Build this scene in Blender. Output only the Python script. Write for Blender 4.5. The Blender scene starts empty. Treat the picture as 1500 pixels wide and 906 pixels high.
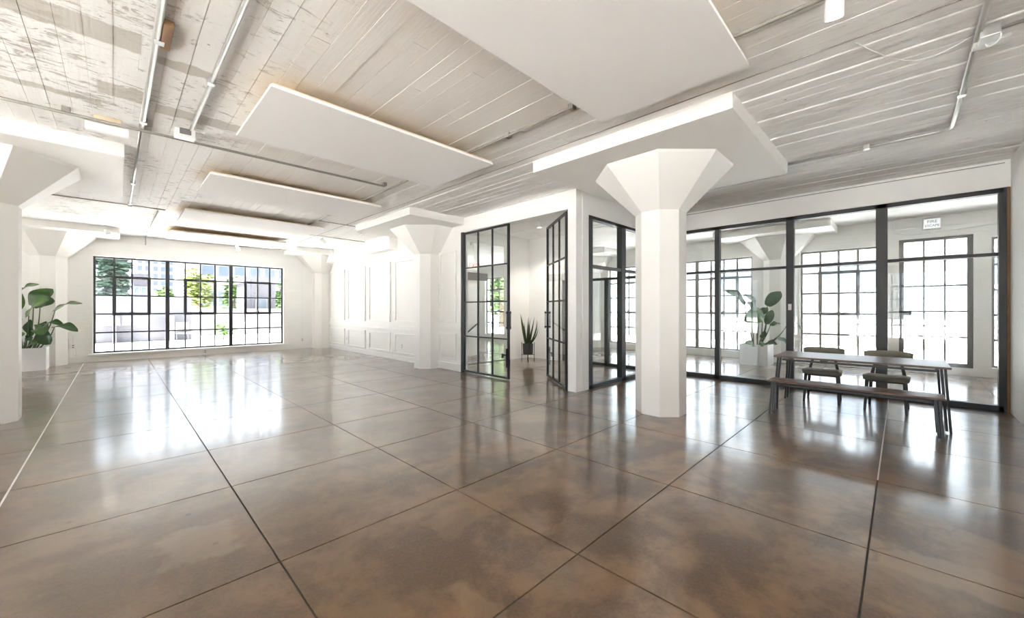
import bpy, bmesh, math, random
from mathutils import Vector, Matrix
random.seed(7)
R = math.radians
sc = bpy.context.scene
COL = sc.collection

# ------------------------------------------------------------------ camera
cam_d = bpy.data.cameras.new('camera')
cam_d.sensor_width = 36.0
cam_d.lens = 575.0 / 1500.0 * 36.0
cam_d.clip_end = 400
cam = bpy.data.objects.new('camera', cam_d)
cam.location = (0, 0, 1.4)
cam.rotation_euler = (R(90), 0, -math.atan((750 - 169.5) / 575.0))
COL.objects.link(cam)
sc.camera = cam

# ------------------------------------------------------------------ sky, sun, exposure
world = bpy.data.worlds.new('world')
sc.world = world
world.use_nodes = True
bg = world.node_tree.nodes['Background']
bg.inputs[0].default_value = (0.82, 0.91, 1.0, 1)
bg.inputs[1].default_value = 0.85
sun_d = bpy.data.lights.new('sun', 'SUN')
sun_d.energy = 11.5
sun_d.color = (1.0, 0.98, 0.955)
sun_d.angle = R(0.6)
sun = bpy.data.objects.new('sun', sun_d)
sun.rotation_euler = Vector((0.62, -0.06, -1.0)).to_track_quat('-Z', 'Y').to_euler()
COL.objects.link(sun)
vs = sc.view_settings
vs.view_transform = 'Standard'
vs.look = 'None'
vs.gamma = 1.0
vs.use_curve_mapping = False
vs.exposure = 2.92
cy = sc.cycles
cy.max_bounces = 14
cy.diffuse_bounces = 8
cy.glossy_bounces = 5
cy.transmission_bounces = 8
cy.transparent_max_bounces = 32
cy.caustics_reflective = False
cy.caustics_refractive = False
cy.sample_clamp_indirect = 6.0
cy.use_denoising = True


def portal(x, y, z, w, h, direction):
    """sampling portal in a window opening: emits nothing, guides sky light through the opening"""
    d = bpy.data.lights.new('window_portal', 'AREA')
    d.shape = 'RECTANGLE'
    d.size = w
    d.size_y = h
    d.cycles.is_portal = True
    o = bpy.data.objects.new('window_portal', d)
    o.location = (x, y, z)
    o.rotation_euler = Vector(direction).to_track_quat('-Z', 'Y').to_euler()
    COL.objects.link(o)


# ------------------------------------------------------------------ materials
def nt(name):
    m = bpy.data.materials.new(name)
    m.use_nodes = True
    t = m.node_tree
    b = t.nodes['Principled BSDF']
    return m, t, b


def N(t, kind, **kw):
    n = t.nodes.new(kind)
    for k, v in kw.items():
        if k.startswith('i_'):
            key = k[2:]
            key = int(key) if key.isdigit() else key.replace('_', ' ')
            n.inputs[key].default_value = v
        else:
            setattr(n, k, v)
    return n


def L(t, a, b):
    t.links.new(a, b)


def setin(t, sock, v):
    if hasattr(v, 'is_output'):
        t.links.new(v, sock)
    else:
        sock.default_value = v


def math_(t, op, a, b=0.0, clamp=False):
    n = N(t, 'ShaderNodeMath', operation=op, use_clamp=clamp)
    setin(t, n.inputs[0], a)
    setin(t, n.inputs[1], b)
    return n.outputs[0]


def mix(t, f, a, b, kind='MIX'):
    n = N(t, 'ShaderNodeMix', data_type='RGBA', blend_type=kind)
    setin(t, n.inputs[0], f)
    setin(t, n.inputs[6], a if hasattr(a, 'is_output') else (*a, 1))
    setin(t, n.inputs[7], b if hasattr(b, 'is_output') else (*b, 1))
    return n.outputs[2]


def ramp(t, f, lo, hi, a=0.0, b=1.0):
    n = N(t, 'ShaderNodeMapRange', interpolation_type='SMOOTHSTEP')
    setin(t, n.inputs[0], f)
    n.inputs[1].default_value = lo
    n.inputs[2].default_value = hi
    n.inputs[3].default_value = a
    n.inputs[4].default_value = b
    return n.outputs[0]


def pos(t, scale=(1, 1, 1)):
    g = N(t, 'ShaderNodeNewGeometry')
    if scale == (1, 1, 1):
        return g.outputs['Position']
    m = N(t, 'ShaderNodeMapping')
    m.inputs['Scale'].default_value = scale
    L(t, g.outputs['Position'], m.inputs[0])
    return m.outputs[0]


def noise(t, vec, scale, detail=4, rough=0.55, dist=0.0):
    n = N(t, 'ShaderNodeTexNoise')
    L(t, vec, n.inputs['Vector'])
    n.inputs['Scale'].default_value = scale
    n.inputs['Detail'].default_value = detail
    n.inputs['Roughness'].default_value = rough
    n.inputs['Distortion'].default_value = dist
    return n.outputs[0]


def bump(t, b, h, strength=0.2, dist=0.01):
    n = N(t, 'ShaderNodeBump')
    n.inputs['Strength'].default_value = strength
    n.inputs['Distance'].default_value = dist
    L(t, h, n.inputs['Height'])
    L(t, n.outputs[0], b.inputs['Normal'])


def simple(name, col, rough=0.5, metal=0.0, var=0.06, nscale=9.0, bumps=0.0, spec=0.5):
    m, t, b = nt(name)
    p = pos(t)
    n = noise(t, p, nscale)
    dark = tuple(c * (1 - var) for c in col)
    lite = tuple(min(1, c * (1 + var)) for c in col)
    L(t, mix(t, n, dark, lite), b.inputs['Base Color'])
    b.inputs['Roughness'].default_value = rough
    b.inputs['Metallic'].default_value = metal
    b.inputs['Specular IOR Level'].default_value = spec
    if bumps:
        bump(t, b, noise(t, p, nscale * 6), bumps, 0.004)
    return m


def rect_mask(t, px, py, x0, x1, y0, y1, soft=0.06):
    a = ramp(t, px, x0 - soft, x0 + soft)
    b = ramp(t, px, x1 - soft, x1 + soft, 1, 0)
    c = ramp(t, py, y0 - soft, y0 + soft)
    d = ramp(t, py, y1 - soft, y1 + soft, 1, 0)
    return math_(t, 'MULTIPLY', math_(t, 'MULTIPLY', a, b), math_(t, 'MULTIPLY', c, d))


def sepxyz(t):
    s = N(t, 'ShaderNodeSeparateXYZ')
    L(t, pos(t), s.inputs[0])
    return s.outputs[0], s.outputs[1], s.outputs[2]


def wall_paint(name, col, brick=False):
    m, t, b = nt(name)
    p = pos(t)
    n = noise(t, p, 1.3, 3)
    c = mix(t, n, tuple(k * 0.965 for k in col), tuple(min(1, k * 1.02) for k in col))
    scuff = ramp(t, noise(t, p, 14, 6, 0.7), 0.72, 0.8)
    c = mix(t, math_(t, 'MULTIPLY', scuff, 0.25), c, (0.55, 0.53, 0.5))
    L(t, c, b.inputs['Base Color'])
    b.inputs['Roughness'].default_value = 0.55
    h = noise(t, p, 30, 4)
    if brick:
        x, y, z = sepxyz(t)
        w = N(t, 'ShaderNodeMath', operation='FRACT')
        L(t, math_(t, 'DIVIDE', z, 0.2), w.inputs[0])
        groove = math_(t, 'ADD', ramp(t, w.outputs[0], 0.0, 0.06, 1, 0), ramp(t, w.outputs[0], 0.94, 1.0))
        h = math_(t, 'SUBTRACT', math_(t, 'MULTIPLY', h, 0.5), math_(t, 'MULTIPLY', groove, 0.6))
        bump(t, b, h, 0.45, 0.012)
    else:
        bump(t, b, h, 0.12, 0.006)
    return m


M = {}
M['wall'] = wall_paint('white_wall_paint', (0.885, 0.88, 0.862))
M['wall_brick'] = wall_paint('white_painted_masonry', (0.885, 0.882, 0.866), True)
M['wall_panel'] = wall_paint('white_panelling_paint', (0.87, 0.86, 0.83))
M['column'] = wall_paint('white_column_paint', (0.88, 0.868, 0.842), False)
M['drop'] = wall_paint('white_soffit_paint', (0.87, 0.86, 0.83), True)
M['trim'] = simple('white_trim', (0.86, 0.855, 0.83), 0.45)
M['steel'] = simple('black_steel', (0.022, 0.022, 0.024), 0.42, 0.0, 0.2)
M['steel_dark'] = simple('charcoal_frame', (0.035, 0.036, 0.038), 0.45, 0.0, 0.15)
M['window_grey'] = simple('pale_grey_window_steel', (0.24, 0.235, 0.225), 0.55, 0.0, 0.15)  # dark frames lightened to grey: window glare painted into the colour
M['steel_grey'] = simple('grey_painted_steel', (0.16, 0.155, 0.15), 0.55, 0.0, 0.15)
M['conduit_grey'] = simple('dull_grey_conduit', (0.30, 0.28, 0.25), 0.5, 0.2, 0.15)
M['galv'] = simple('galvanised_conduit', (0.62, 0.62, 0.60), 0.35, 0.75, 0.12)
M['white_metal'] = simple('white_enamel', (0.85, 0.85, 0.84), 0.35)
M['cloud'] = simple('white_acoustic_fabric', (0.90, 0.895, 0.885), 0.85, 0, 0.015, 2.0)
M['ply'] = simple('raw_plywood', (0.74, 0.62, 0.45), 0.7, 0, 0.15, 6)
M['wood_jamb'] = simple('raw_wood_jamb', (0.22, 0.12, 0.05), 0.6, 0, 0.2, 14)
M['outlet'] = simple('white_plastic', (0.82, 0.82, 0.80), 0.3)
M['planter'] = simple('white_planter', (0.84, 0.84, 0.84), 0.4, 0, 0.02)
M['soil'] = simple('dark_soil', (0.04, 0.03, 0.02), 0.95, 0, 0.5, 40, 0.8)
M['dark_pot'] = simple('dark_grey_pot', (0.05, 0.05, 0.05), 0.6)
M['black_leg'] = simple('black_furniture_metal', (0.025, 0.024, 0.023), 0.38)
M['dark_wood'] = simple('dark_stained_ash', (0.035, 0.028, 0.023), 0.5, 0, 0.3, 25)
M['olive'] = simple('olive_grey_upholstery', (0.27, 0.25, 0.205), 0.85, 0, 0.12, 60, 0.3)
M['red'] = simple('red_sign_plastic', (0.75, 0.06, 0.04), 0.4)


def wood_top():
    m, t, b = nt('walnut_top')
    p = pos(t, (14, 1.0, 14))
    n = noise(t, p, 5, 6, 0.6, 0.6)
    c = mix(t, n, (0.075, 0.042, 0.026), (0.17, 0.105, 0.068))
    L(t, c, b.inputs['Base Color'])
    b.inputs['Roughness'].default_value = 0.33
    bump(t, b, n, 0.08, 0.002)
    return m


M['walnut'] = wood_top()


def glass_mat(name, tint, ior=1.5, rough=0.0):
    m = bpy.data.materials.new(name)
    m.use_nodes = True
    t = m.node_tree
    t.nodes.clear()
    o = N(t, 'ShaderNodeOutputMaterial')
    tr = N(t, 'ShaderNodeBsdfTransparent')
    tr.inputs[0].default_value = (*tint, 1)
    gl = N(t, 'ShaderNodeBsdfGlossy')
    gl.inputs['Roughness'].default_value = rough
    lw_ = N(t, 'ShaderNodeLayerWeight')
    lw_.inputs[0].default_value = 0.5
    f0 = ((ior - 1) / (ior + 1)) ** 2
    fr = N(t, 'ShaderNodeMapRange')
    L(t, math_(t, 'POWER', lw_.outputs['Facing'], 5.0), fr.inputs[0])
    fr.inputs[3].default_value = f0
    fr.inputs[4].default_value = 1.0
    mx = N(t, 'ShaderNodeMixShader')
    L(t, fr.outputs[0], mx.inputs[0])
    L(t, tr.outputs[0], mx.inputs[1])
    L(t, gl.outputs[0], mx.inputs[2])
    L(t, mx.outputs[0], o.inputs[0])
    return m


M['glass'] = glass_mat('window_glass', (0.985, 0.99, 0.99), 1.35)
M['glass_part'] = glass_mat('partition_glass', (0.97, 0.985, 0.98), 1.45)


def emit_mat(name, col, strength):
    m, t, b = nt(name)
    b.inputs['Base Color'].default_value = (*col, 1)
    b.inputs['Emission Color'].default_value = (*col, 1)
    b.inputs['Emission Strength'].default_value = strength
    return m


M['lamp_on'] = emit_mat('lit_lens', (1.0, 0.93, 0.82), 4.0)
M['sign_lit'] = emit_mat('backlit_sign_face', (0.95, 0.97, 1.0), 0.07)


def floor_mat():
    m, t, b = nt('polished_concrete')
    p = pos(t)
    x, y, z = sepxyz(t)
    oi = N(t, 'ShaderNodeObjectInfo')
    big = noise(t, p, 0.55, 3, 0.5, 0.4)
    mid = noise(t, p, 1.9, 8, 0.66, 0.25)
    fine = noise(t, p, 9, 6, 0.7)
    grain = noise(t, p, 60, 2, 0.5)
    c = mix(t, ramp(t, mid, 0.40, 0.62), (0.125, 0.07, 0.032), (0.33, 0.22, 0.125))
    grey = mix(t, fine, (0.135, 0.115, 0.09), (0.25, 0.22, 0.18))
    # the slabs away from the wet-polished strip are greyer concrete
    west = ramp(t, math_(t, 'SUBTRACT', math_(t, 'ADD', y, math_(t, 'MULTIPLY', big, 2.5)), math_(t, 'MULTIPLY', x, 0.55)), 0.6, 4.6)
    c = mix(t, math_(t, 'MULTIPLY', west, 0.55), c, grey)
    c = mix(t, math_(t, 'MULTIPLY', ramp(t, big, 0.5, 0.75), 0.45), c, (0.20, 0.175, 0.13))
    c = mix(t, math_(t, 'MULTIPLY', ramp(t, fine, 0.5, 0.8), 0.14), c, (0.33, 0.26, 0.18))
    blot = ramp(t, noise(t, p, 2.3, 8, 0.66, 0.3), 0.54, 0.72)
    c = mix(t, math_(t, 'MULTIPLY', blot, 0.55), c, (0.075, 0.058, 0.042))
    c = mix(t, math_(t, 'MULTIPLY', ramp(t, oi.outputs['Random'], 0, 1), 0.14), c, (0.10, 0.085, 0.07))
    c = mix(t, math_(t, 'MULTIPLY', ramp(t, grain, 0.35, 0.7), 0.18), c, (0.34, 0.27, 0.19))
    # pits, patched filler and worn streaks (marks with their own shapes)
    pit = N(t, 'ShaderNodeTexVoronoi')
    L(t, p, pit.inputs['Vector'])
    pit.inputs['Scale'].default_value = 3.2
    pm = math_(t, 'MULTIPLY', ramp(t, pit.outputs['Distance'], 0.035, 0.075, 1, 0), ramp(t, noise(t, p, 0.9, 2), 0.45, 0.55))
    c = mix(t, math_(t, 'MULTIPLY', pm, 0.8), c, (0.03, 0.022, 0.016))
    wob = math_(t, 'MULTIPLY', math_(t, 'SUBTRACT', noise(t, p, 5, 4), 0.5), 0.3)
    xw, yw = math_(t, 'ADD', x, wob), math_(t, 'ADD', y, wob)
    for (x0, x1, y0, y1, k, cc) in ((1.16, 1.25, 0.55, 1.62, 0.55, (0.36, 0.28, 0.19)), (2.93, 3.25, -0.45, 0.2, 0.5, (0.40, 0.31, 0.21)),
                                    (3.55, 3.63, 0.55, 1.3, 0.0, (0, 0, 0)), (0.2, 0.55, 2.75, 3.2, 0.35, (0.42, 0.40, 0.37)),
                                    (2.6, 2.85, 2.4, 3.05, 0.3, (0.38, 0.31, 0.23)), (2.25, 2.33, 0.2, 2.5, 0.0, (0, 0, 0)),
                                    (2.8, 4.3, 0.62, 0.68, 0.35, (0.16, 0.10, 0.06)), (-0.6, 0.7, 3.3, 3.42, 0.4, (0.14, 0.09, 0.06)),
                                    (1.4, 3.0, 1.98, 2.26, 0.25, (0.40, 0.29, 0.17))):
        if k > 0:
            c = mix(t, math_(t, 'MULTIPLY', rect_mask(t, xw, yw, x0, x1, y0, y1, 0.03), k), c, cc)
    cr = N(t, 'ShaderNodeTexVoronoi', feature='DISTANCE_TO_EDGE')
    mp = N(t, 'ShaderNodeMapping')
    L(t, p, mp.inputs[0])
    wv = N(t, 'ShaderNodeVectorMath', operation='ADD')
    L(t, mp.outputs[0], wv.inputs[0])
    cw = N(t, 'ShaderNodeTexNoise')
    cw.inputs['Scale'].default_value = 4
    L(t, p, cw.inputs['Vector'])
    sc_ = N(t, 'ShaderNodeVectorMath', operation='SCALE')
    L(t, cw.outputs['Color'], sc_.inputs[0])
    sc_.inputs['Scale'].default_value = 0.35
    L(t, sc_.outputs[0], wv.inputs[1])
    L(t, wv.outputs[0], cr.inputs['Vector'])
    cr.inputs['Scale'].default_value = 0.42
    crk = math_(t, 'MULTIPLY', ramp(t, cr.outputs['Distance'], 0.0, 0.006, 1, 0), ramp(t, noise(t, p, 0.5, 2), 0.52, 0.6))
    c = mix(t, math_(t, 'MULTIPLY', crk, 0.3), c, (0.05, 0.04, 0.03))
    c = mix(t, 1.0, c, (0.62, 0.515, 0.40), 'MULTIPLY')
    L(t, c, b.inputs['Base Color'])
    L(t, ramp(t, noise(t, p, 1.1, 2, 0.5), 0.3, 0.7, 0.29, 0.36), b.inputs['Roughness'])
    b.inputs['Specular IOR Level'].default_value = 0.3
    b.inputs['Coat Weight'].default_value = 1.0
    b.inputs['Coat Roughness'].default_value = 0.14
    b.inputs['Coat IOR'].default_value = 1.5
    bump(t, b, math_(t, 'ADD', noise(t, p, 3.0, 2), math_(t, 'MULTIPLY', fine, 0.08)), 0.05, 0.02)
    L(t, b.inputs['Normal'].links[0].from_socket, b.inputs['Coat Normal'])
    return m


M['floor'] = floor_mat()
M['joint'] = simple('dark_floor_joint', (0.05, 0.042, 0.034), 0.8)
M['joint_light'] = simple('pale_joint_filler', (0.62, 0.60, 0.57), 0.4)


def ceiling_mat():
    m, t, b = nt('worn_painted_board_concrete')
    p = pos(t)
    x, y, z = sepxyz(t)
    oi = N(t, 'ShaderNodeObjectInfo')
    c = mix(t, noise(t, p, 0.8, 3), (0.875, 0.87, 0.85), (0.925, 0.92, 0.91))
    c = mix(t, math_(t, 'MULTIPLY', oi.outputs['Random'], 0.10), c, (0.70, 0.68, 0.64))
    xw = math_(t, 'ADD', x, math_(t, 'MULTIPLY', noise(t, p, 1.2, 3), 0.8))
    west = math_(t, 'MULTIPLY', ramp(t, xw, -0.9, -0.2), ramp(t, xw, 1.2, 1.75, 1, 0))
    rest = math_(t, 'ADD', math_(t, 'MULTIPLY', ramp(t, xw, 2.9, 4.0), 0.75), 0.12)
    worn_amt = math_(t, 'MAXIMUM', west, math_(t, 'MULTIPLY', rest, 0.28))
    streak_w = noise(t, pos(t, (2.2, 6, 1)), 2.6, 8, 0.75, 1.0)
    streak_e = noise(t, pos(t, (9, 1.8, 1)), 2.6, 8, 0.75, 0.4)
    sm_ = N(t, 'ShaderNodeMix', data_type='FLOAT')
    setin(t, sm_.inputs[0], ramp(t, x, 2.0, 3.0))
    L(t, streak_w, sm_.inputs[2])
    L(t, streak_e, sm_.inputs[3])
    streak = sm_.outputs[0]
    patch = noise(t, pos(t, (1.2, 0.8, 1)), 1.1, 4, 0.6)
    s1 = ramp(t, math_(t, 'ADD', streak, math_(t, 'MULTIPLY', patch, 0.55)), 0.81, 0.91)
    worn = math_(t, 'MULTIPLY', s1, worn_amt)
    wc = mix(t, noise(t, p, 6, 4), (0.26, 0.23, 0.19), (0.52, 0.48, 0.42))
    c = mix(t, math_(t, 'MULTIPLY', worn, 0.75), c, wc)
    # unpainted bands where partitions once met the slab
    yw = math_(t, 'ADD', y, math_(t, 'MULTIPLY', math_(t, 'SUBTRACT', noise(t, p, 7, 4), 0.5), 0.12))
    for (x0, x1, y0, y1) in ((-2.5, -0.02, 3.35, 3.52), (-2.5, 0.14, 3.98, 4.28), (0.22, 0.62, 4.18, 4.34), (-0.12, 0.2, 5.02, 5.3), (0.28, 1.15, 5.18, 5.42),
                             (-2.5, -0.1, 5.5, 5.6)):
        c = mix(t, math_(t, 'MULTIPLY', rect_mask(t, x, yw, x0, x1, y0, y1, 0.012), 0.75), c, (0.50, 0.47, 0.41))
    # warm shade and wood bounce beside the hung panels, painted into the colour
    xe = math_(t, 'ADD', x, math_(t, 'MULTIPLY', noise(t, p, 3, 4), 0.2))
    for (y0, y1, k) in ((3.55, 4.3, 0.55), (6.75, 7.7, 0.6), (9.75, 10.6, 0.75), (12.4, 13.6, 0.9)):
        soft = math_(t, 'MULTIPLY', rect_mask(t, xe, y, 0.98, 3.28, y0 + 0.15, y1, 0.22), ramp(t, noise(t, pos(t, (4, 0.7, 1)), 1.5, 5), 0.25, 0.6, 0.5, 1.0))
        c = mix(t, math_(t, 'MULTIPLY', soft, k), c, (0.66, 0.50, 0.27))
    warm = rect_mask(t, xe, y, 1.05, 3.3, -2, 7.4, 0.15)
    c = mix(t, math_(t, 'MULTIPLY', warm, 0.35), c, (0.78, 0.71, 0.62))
    spot = N(t, 'ShaderNodeTexVoronoi')
    L(t, p, spot.inputs['Vector'])
    spot.inputs['Scale'].default_value = 2.2
    c = mix(t, ramp(t, spot.outputs['Distance'], 0.012, 0.035, 0.7, 0), c, (0.2, 0.17, 0.13))
    L(t, c, b.inputs['Base Color'])
    b.inputs['Roughness'].default_value = 0.7
    h = math_(t, 'SUBTRACT', noise(t, pos(t, (14, 1.2, 1)), 3, 5), math_(t, 'MULTIPLY', worn, 0.5))
    bump(t, b, h, 0.3, 0.008)
    return m


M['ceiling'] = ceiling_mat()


def leaf_mat(name, a, bcol):
    m, t, b = nt(name)
    p = pos(t)
    oi = N(t, 'ShaderNodeObjectInfo')
    c = mix(t, oi.outputs['Random'], a, bcol)
    c = mix(t, math_(t, 'MULTIPLY', noise(t, p, 30, 4), 0.4), c, tuple(k * 0.5 for k in a))
    L(t, c, b.inputs['Base Color'])
    b.inputs['Roughness'].default_value = 0.33
    b.inputs['Subsurface Weight'].default_value = 0.0
    return m


M['leaf'] = leaf_mat('paddle_leaf_green', (0.030, 0.085, 0.022), (0.105, 0.215, 0.045))
M['leaf_pale'] = leaf_mat('dusty_leaf_green', (0.05, 0.105, 0.045), (0.125, 0.21, 0.07))
M['stalk'] = simple('leaf_stalk', (0.085, 0.115, 0.05), 0.5)
M['snake'] = leaf_mat('sword_leaf_green', (0.03, 0.06, 0.018), (0.08, 0.11, 0.03))
# outdoors
M['tree_leaf'] = simple('tree_leaf', (0.06, 0.115, 0.025), 0.6, 0, 0.5, 3)
M['tree_leaf_light'] = simple('tree_leaf_yellowgreen', (0.125, 0.155, 0.035), 0.6, 0, 0.5, 3)
M['tree_dark'] = simple('conifer_leaf', (0.012, 0.032, 0.02), 0.6, 0, 0.4, 3)
M['bark'] = simple('bark', (0.08, 0.06, 0.04), 0.9)
M['terrace'] = simple('pale_terrace', (0.80, 0.79, 0.77), 0.8, 0, 0.05, 0.6)
M['ext_white'] = simple('white_render', (0.075, 0.073, 0.083), 0.8, 0, 0.05, 0.8)
M['ext_cream'] = simple('pale_apartment_render', (0.13, 0.13, 0.133), 0.8, 0, 0.04, 0.8)
M['ext_glass'] = simple('blue_tinted_window', (0.04, 0.055, 0.08), 0.3, 0, 0.2, 2)
M['ext_blue'] = simple('blue_curtain_wall', (0.045, 0.085, 0.15), 0.4, 0, 0.1, 1)
M['ext_dark'] = simple('slate_cladding', (0.03, 0.03, 0.042), 0.6)
M['ext_grey'] = simple('corrugated_sheet', (0.13, 0.135, 0.145), 0.6, 0, 0.06, 1)
M['cedar'] = simple('cedar_post', (0.30, 0.15, 0.07), 0.7)


# ------------------------------------------------------------------ mesh helpers
def bm_box(bm, x0, x1, y0, y1, z0, z1, bev=0.0):
    vs_ = [bm.verts.new(v) for v in ((x0, y0, z0), (x1, y0, z0), (x1, y1, z0), (x0, y1, z0), (x0, y0, z1), (x1, y0, z1), (x1, y1, z1), (x0, y1, z1))]
    fs = [bm.faces.new([vs_[i] for i in f]) for f in ((3, 2, 1, 0), (4, 5, 6, 7), (0, 1, 5, 4), (1, 2, 6, 5), (2, 3, 7, 6), (3, 0, 4, 7))]
    if bev > 0:
        es = set()
        for f in fs:
            es.update(f.edges)
        bmesh.ops.bevel(bm, geom=list(es), offset=bev, segments=2, profile=0.5, affect='EDGES')
    return bm


def bm_tube(bm, pts, r, seg=8, r1=None, cap=True):
    pts = [Vector(p) for p in pts]
    rings = []
    n = len(pts)
    prev = None
    for i, p in enumerate(pts):
        d = (pts[min(i + 1, n - 1)] - pts[max(i - 1, 0)]).normalized()
        a = prev if prev is not None else (Vector((0, 0, 1)) if abs(d.z) < 0.9 else Vector((1, 0, 0)))
        u = (a - d * a.dot(d)).normalized()
        prev = u
        v = d.cross(u)
        rr = r if r1 is None else r + (r1 - r) * i / (n - 1)
        rings.append([bm.verts.new(p + (u * math.cos(2 * math.pi * k / seg) + v * math.sin(2 * math.pi * k / seg)) * rr) for k in range(seg)])
    for a, b in zip(rings[:-1], rings[1:]):
        for k in range(seg):
            bm.faces.new((a[k], a[(k + 1) % seg], b[(k + 1) % seg], b[k]))
    if cap:
        bm.faces.new(rings[0][::-1])
        bm.faces.new(rings[-1])
    return bm


def bm_lathe(bm, prof, cx, cy_, seg=24):
    rings = [[bm.verts.new((cx + r * math.cos(2 * math.pi * k / seg), cy_ + r * math.sin(2 * math.pi * k / seg), z)) for k in range(seg)] for r, z in prof]
    for a, b in zip(rings[:-1], rings[1:]):
        for k in range(seg):
            bm.faces.new((a[k], a[(k + 1) % seg], b[(k + 1) % seg], b[k]))
    bm.faces.new(rings[0][::-1])
    bm.faces.new(rings[-1])
    return bm


def obj(name, bm, mat, parent=None, smooth=False):
    """link bm (world coordinates) as ONE mesh object; under a parent its coordinates become local to the parent"""
    if parent is not None:
        off = Vector(parent.get('_base', (0, 0, 0)))
        p = parent
        for v in bm.verts:
            v.co -= off
    me = bpy.data.meshes.new(name)
    bm.normal_update()
    bm.to_mesh(me)
    bm.free()
    me.materials.append(M[mat] if isinstance(mat, str) else mat)
    if smooth:
        for f in me.polygons:
            f.use_smooth = True
    o = bpy.data.objects.new(name, me)
    COL.objects.link(o)
    if parent is not None:
        o.parent = parent
        o['_base'] = tuple(off)
    return o


def box(name, mat, b, parent=None, bev=0.0):
    return obj(name, bm_box(bmesh.new(), *b, bev), mat, parent)


def tag(o, label, cat=None, group=None, kind=None):
    o['label'] = label
    if cat:
        o['category'] = cat
    if group:
        o['group'] = group
    if kind:
        o['kind'] = kind
    return o


def thing(name, label, cat, loc=(0, 0, 0), group=None, kind=None):
    o = bpy.data.objects.new(name, None)
    o.empty_display_size = 0.1
    o.location = loc
    o['_base'] = tuple(loc)
    COL.objects.link(o)
    return tag(o, label, cat, group, kind)


def copy_tree(o, parent=None):
    c = o.copy()
    COL.objects.link(c)
    c.parent = parent
    for ch in list(o.children):
        copy_tree(ch, c)
    return c


ZC = 3.42


def wall_with_holes(name, label, axis, t0, t1, s0, s1, z0, z1, holes, mat):
    """one wall slab; axis 'x': runs along x, thickness t in y. holes: (s0,s1,z0,z1)"""
    bm = bmesh.new()

    def put(a, b, c, d):
        if b - a < 1e-4 or d - c < 1e-4:
            return
        if axis == 'x':
            bm_box(bm, a, b, t0, t1, c, d)
        else:
            bm_box(bm, t0, t1, a, b, c, d)
    cur = s0
    for (a, b, c, d) in sorted(holes):
        put(cur, a, z0, z1)
        put(a, b, z0, c)
        put(a, b, d, z1)
        cur = b
    put(cur, s1, z0, z1)
    o = obj(name, bm, mat)
    return tag(o, label, None, None, 'structure')


# ------------------------------------------------------------------ floor: slabs with recessed joints
floor = tag(box('floor', 'joint', (-4.9, 12.8, -8.3, 15.4, -0.2, -0.006)), 'polished brown concrete floor scored into large squares', None, None, 'structure')
gx_ = [-4.6, -3.0, -1.8, -0.58, 0.64, 1.855, 3.09, 4.36, 5.65, 6.88, 8.11, 9.34, 10.57, 11.8, 12.5]
gy_ = [-8.0, -7.2, -6.0, -4.75, -3.5, -2.3, -1.07, 0.135, 1.31, 2.44, 3.75, 4.87, 6.15, 7.35, 8.6, 9.85, 11.1, 12.35, 13.6, 15.1]
for i in range(len(gx_) - 1):
    for j in range(len(gy_) - 1):
        g = 0.005
        box('slab', 'floor', (gx_[i] + g, gx_[i + 1] - g, gy_[j] + g, gy_[j + 1] - g, -0.05, 0.0), floor, 0.0)
fill = bm_box(bmesh.new(), -0.586, -0.574, 2.5, 14.9, -0.03, 0.0005)
obj('joint_filler', fill, 'joint_light', floor)
obj('joint_filler', bm_box(bmesh.new(), 4.4, 8.4, 0.130, 0.139, -0.03, 0.0005), 'joint_light', floor)

# ------------------------------------------------------------------ ceiling: slab with formwork board marks
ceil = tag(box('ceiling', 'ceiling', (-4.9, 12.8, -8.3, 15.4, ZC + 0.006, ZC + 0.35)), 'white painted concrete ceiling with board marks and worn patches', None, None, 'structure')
x = -1.6
k = 0
while x < 8.45:
    w = 0.145 + random.uniform(-0.012, 0.012)
    y = -1.05
    ends = [random.uniform(2.2, 6.0), random.uniform(7.5, 11.5), 15.1]
    for e in ends:
        dz = random.choice((0.0, 0.0, 0.002, 0.004)) if x < 3.85 else random.choice((0.0, 0.004, 0.008))
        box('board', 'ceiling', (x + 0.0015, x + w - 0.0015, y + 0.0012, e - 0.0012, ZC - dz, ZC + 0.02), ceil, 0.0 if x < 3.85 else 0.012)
        y = e
    x += w
tag(box('trim_1', 'conduit_grey', (3.872, 3.881, -1.0, 14.9, ZC - 0.007, ZC)), 'thin raised paint line running along the ceiling beside the panels', None, None, 'structure')  # grey strip drawn in place of a shadow gap in the slab

# ------------------------------------------------------------------ walls
NW = (-0.42, 4.07, 0.22, 2.81)
wall_with_holes('wall_north', 'white painted masonry wall around the big steel window', 'x', 15.1, 15.4, -4.9, 12.8, -0.1, ZC + 0.1, [NW], 'wall_brick')
EH = [(-3.3, -1.31, 0.2, 2.87), (-1.07, 0.03, 0.16, 2.96), (0.33, 1.86, 0.2, 2.87), (2.95, 7.5, 0.2, 2.87), (8.85, 14.2, 0.2, 2.87)]
wall_with_holes('wall_east', 'white outer wall with tall steel windows behind the glass room', 'y', 12.5, 12.8, -6.2, 15.1, -0.1, ZC + 0.1, EH, 'wall_brick')
WH = [(-7.4, -2.9, 0.2, 2.87), (-1.6, 1.6, 0.2, 2.87), (3.3, 6.5, 0.2, 2.87), (12.2, 13.2, 0.2, 2.87)]  # unseen west windows, placed and sized to let in fill daylight
wall_with_holes('wall_west', 'white outer wall with tall steel windows', 'y', -4.9, -4.6, -8.3, 15.1, -0.1, ZC + 0.1, WH, 'wall_brick')
wall_with_holes('wall_south', 'plain white wall meeting the end of the glass partition', 'x', -1.25, -1.05, 2.2, 8.62, -0.1, ZC + 0.02, [], 'wall')
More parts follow.
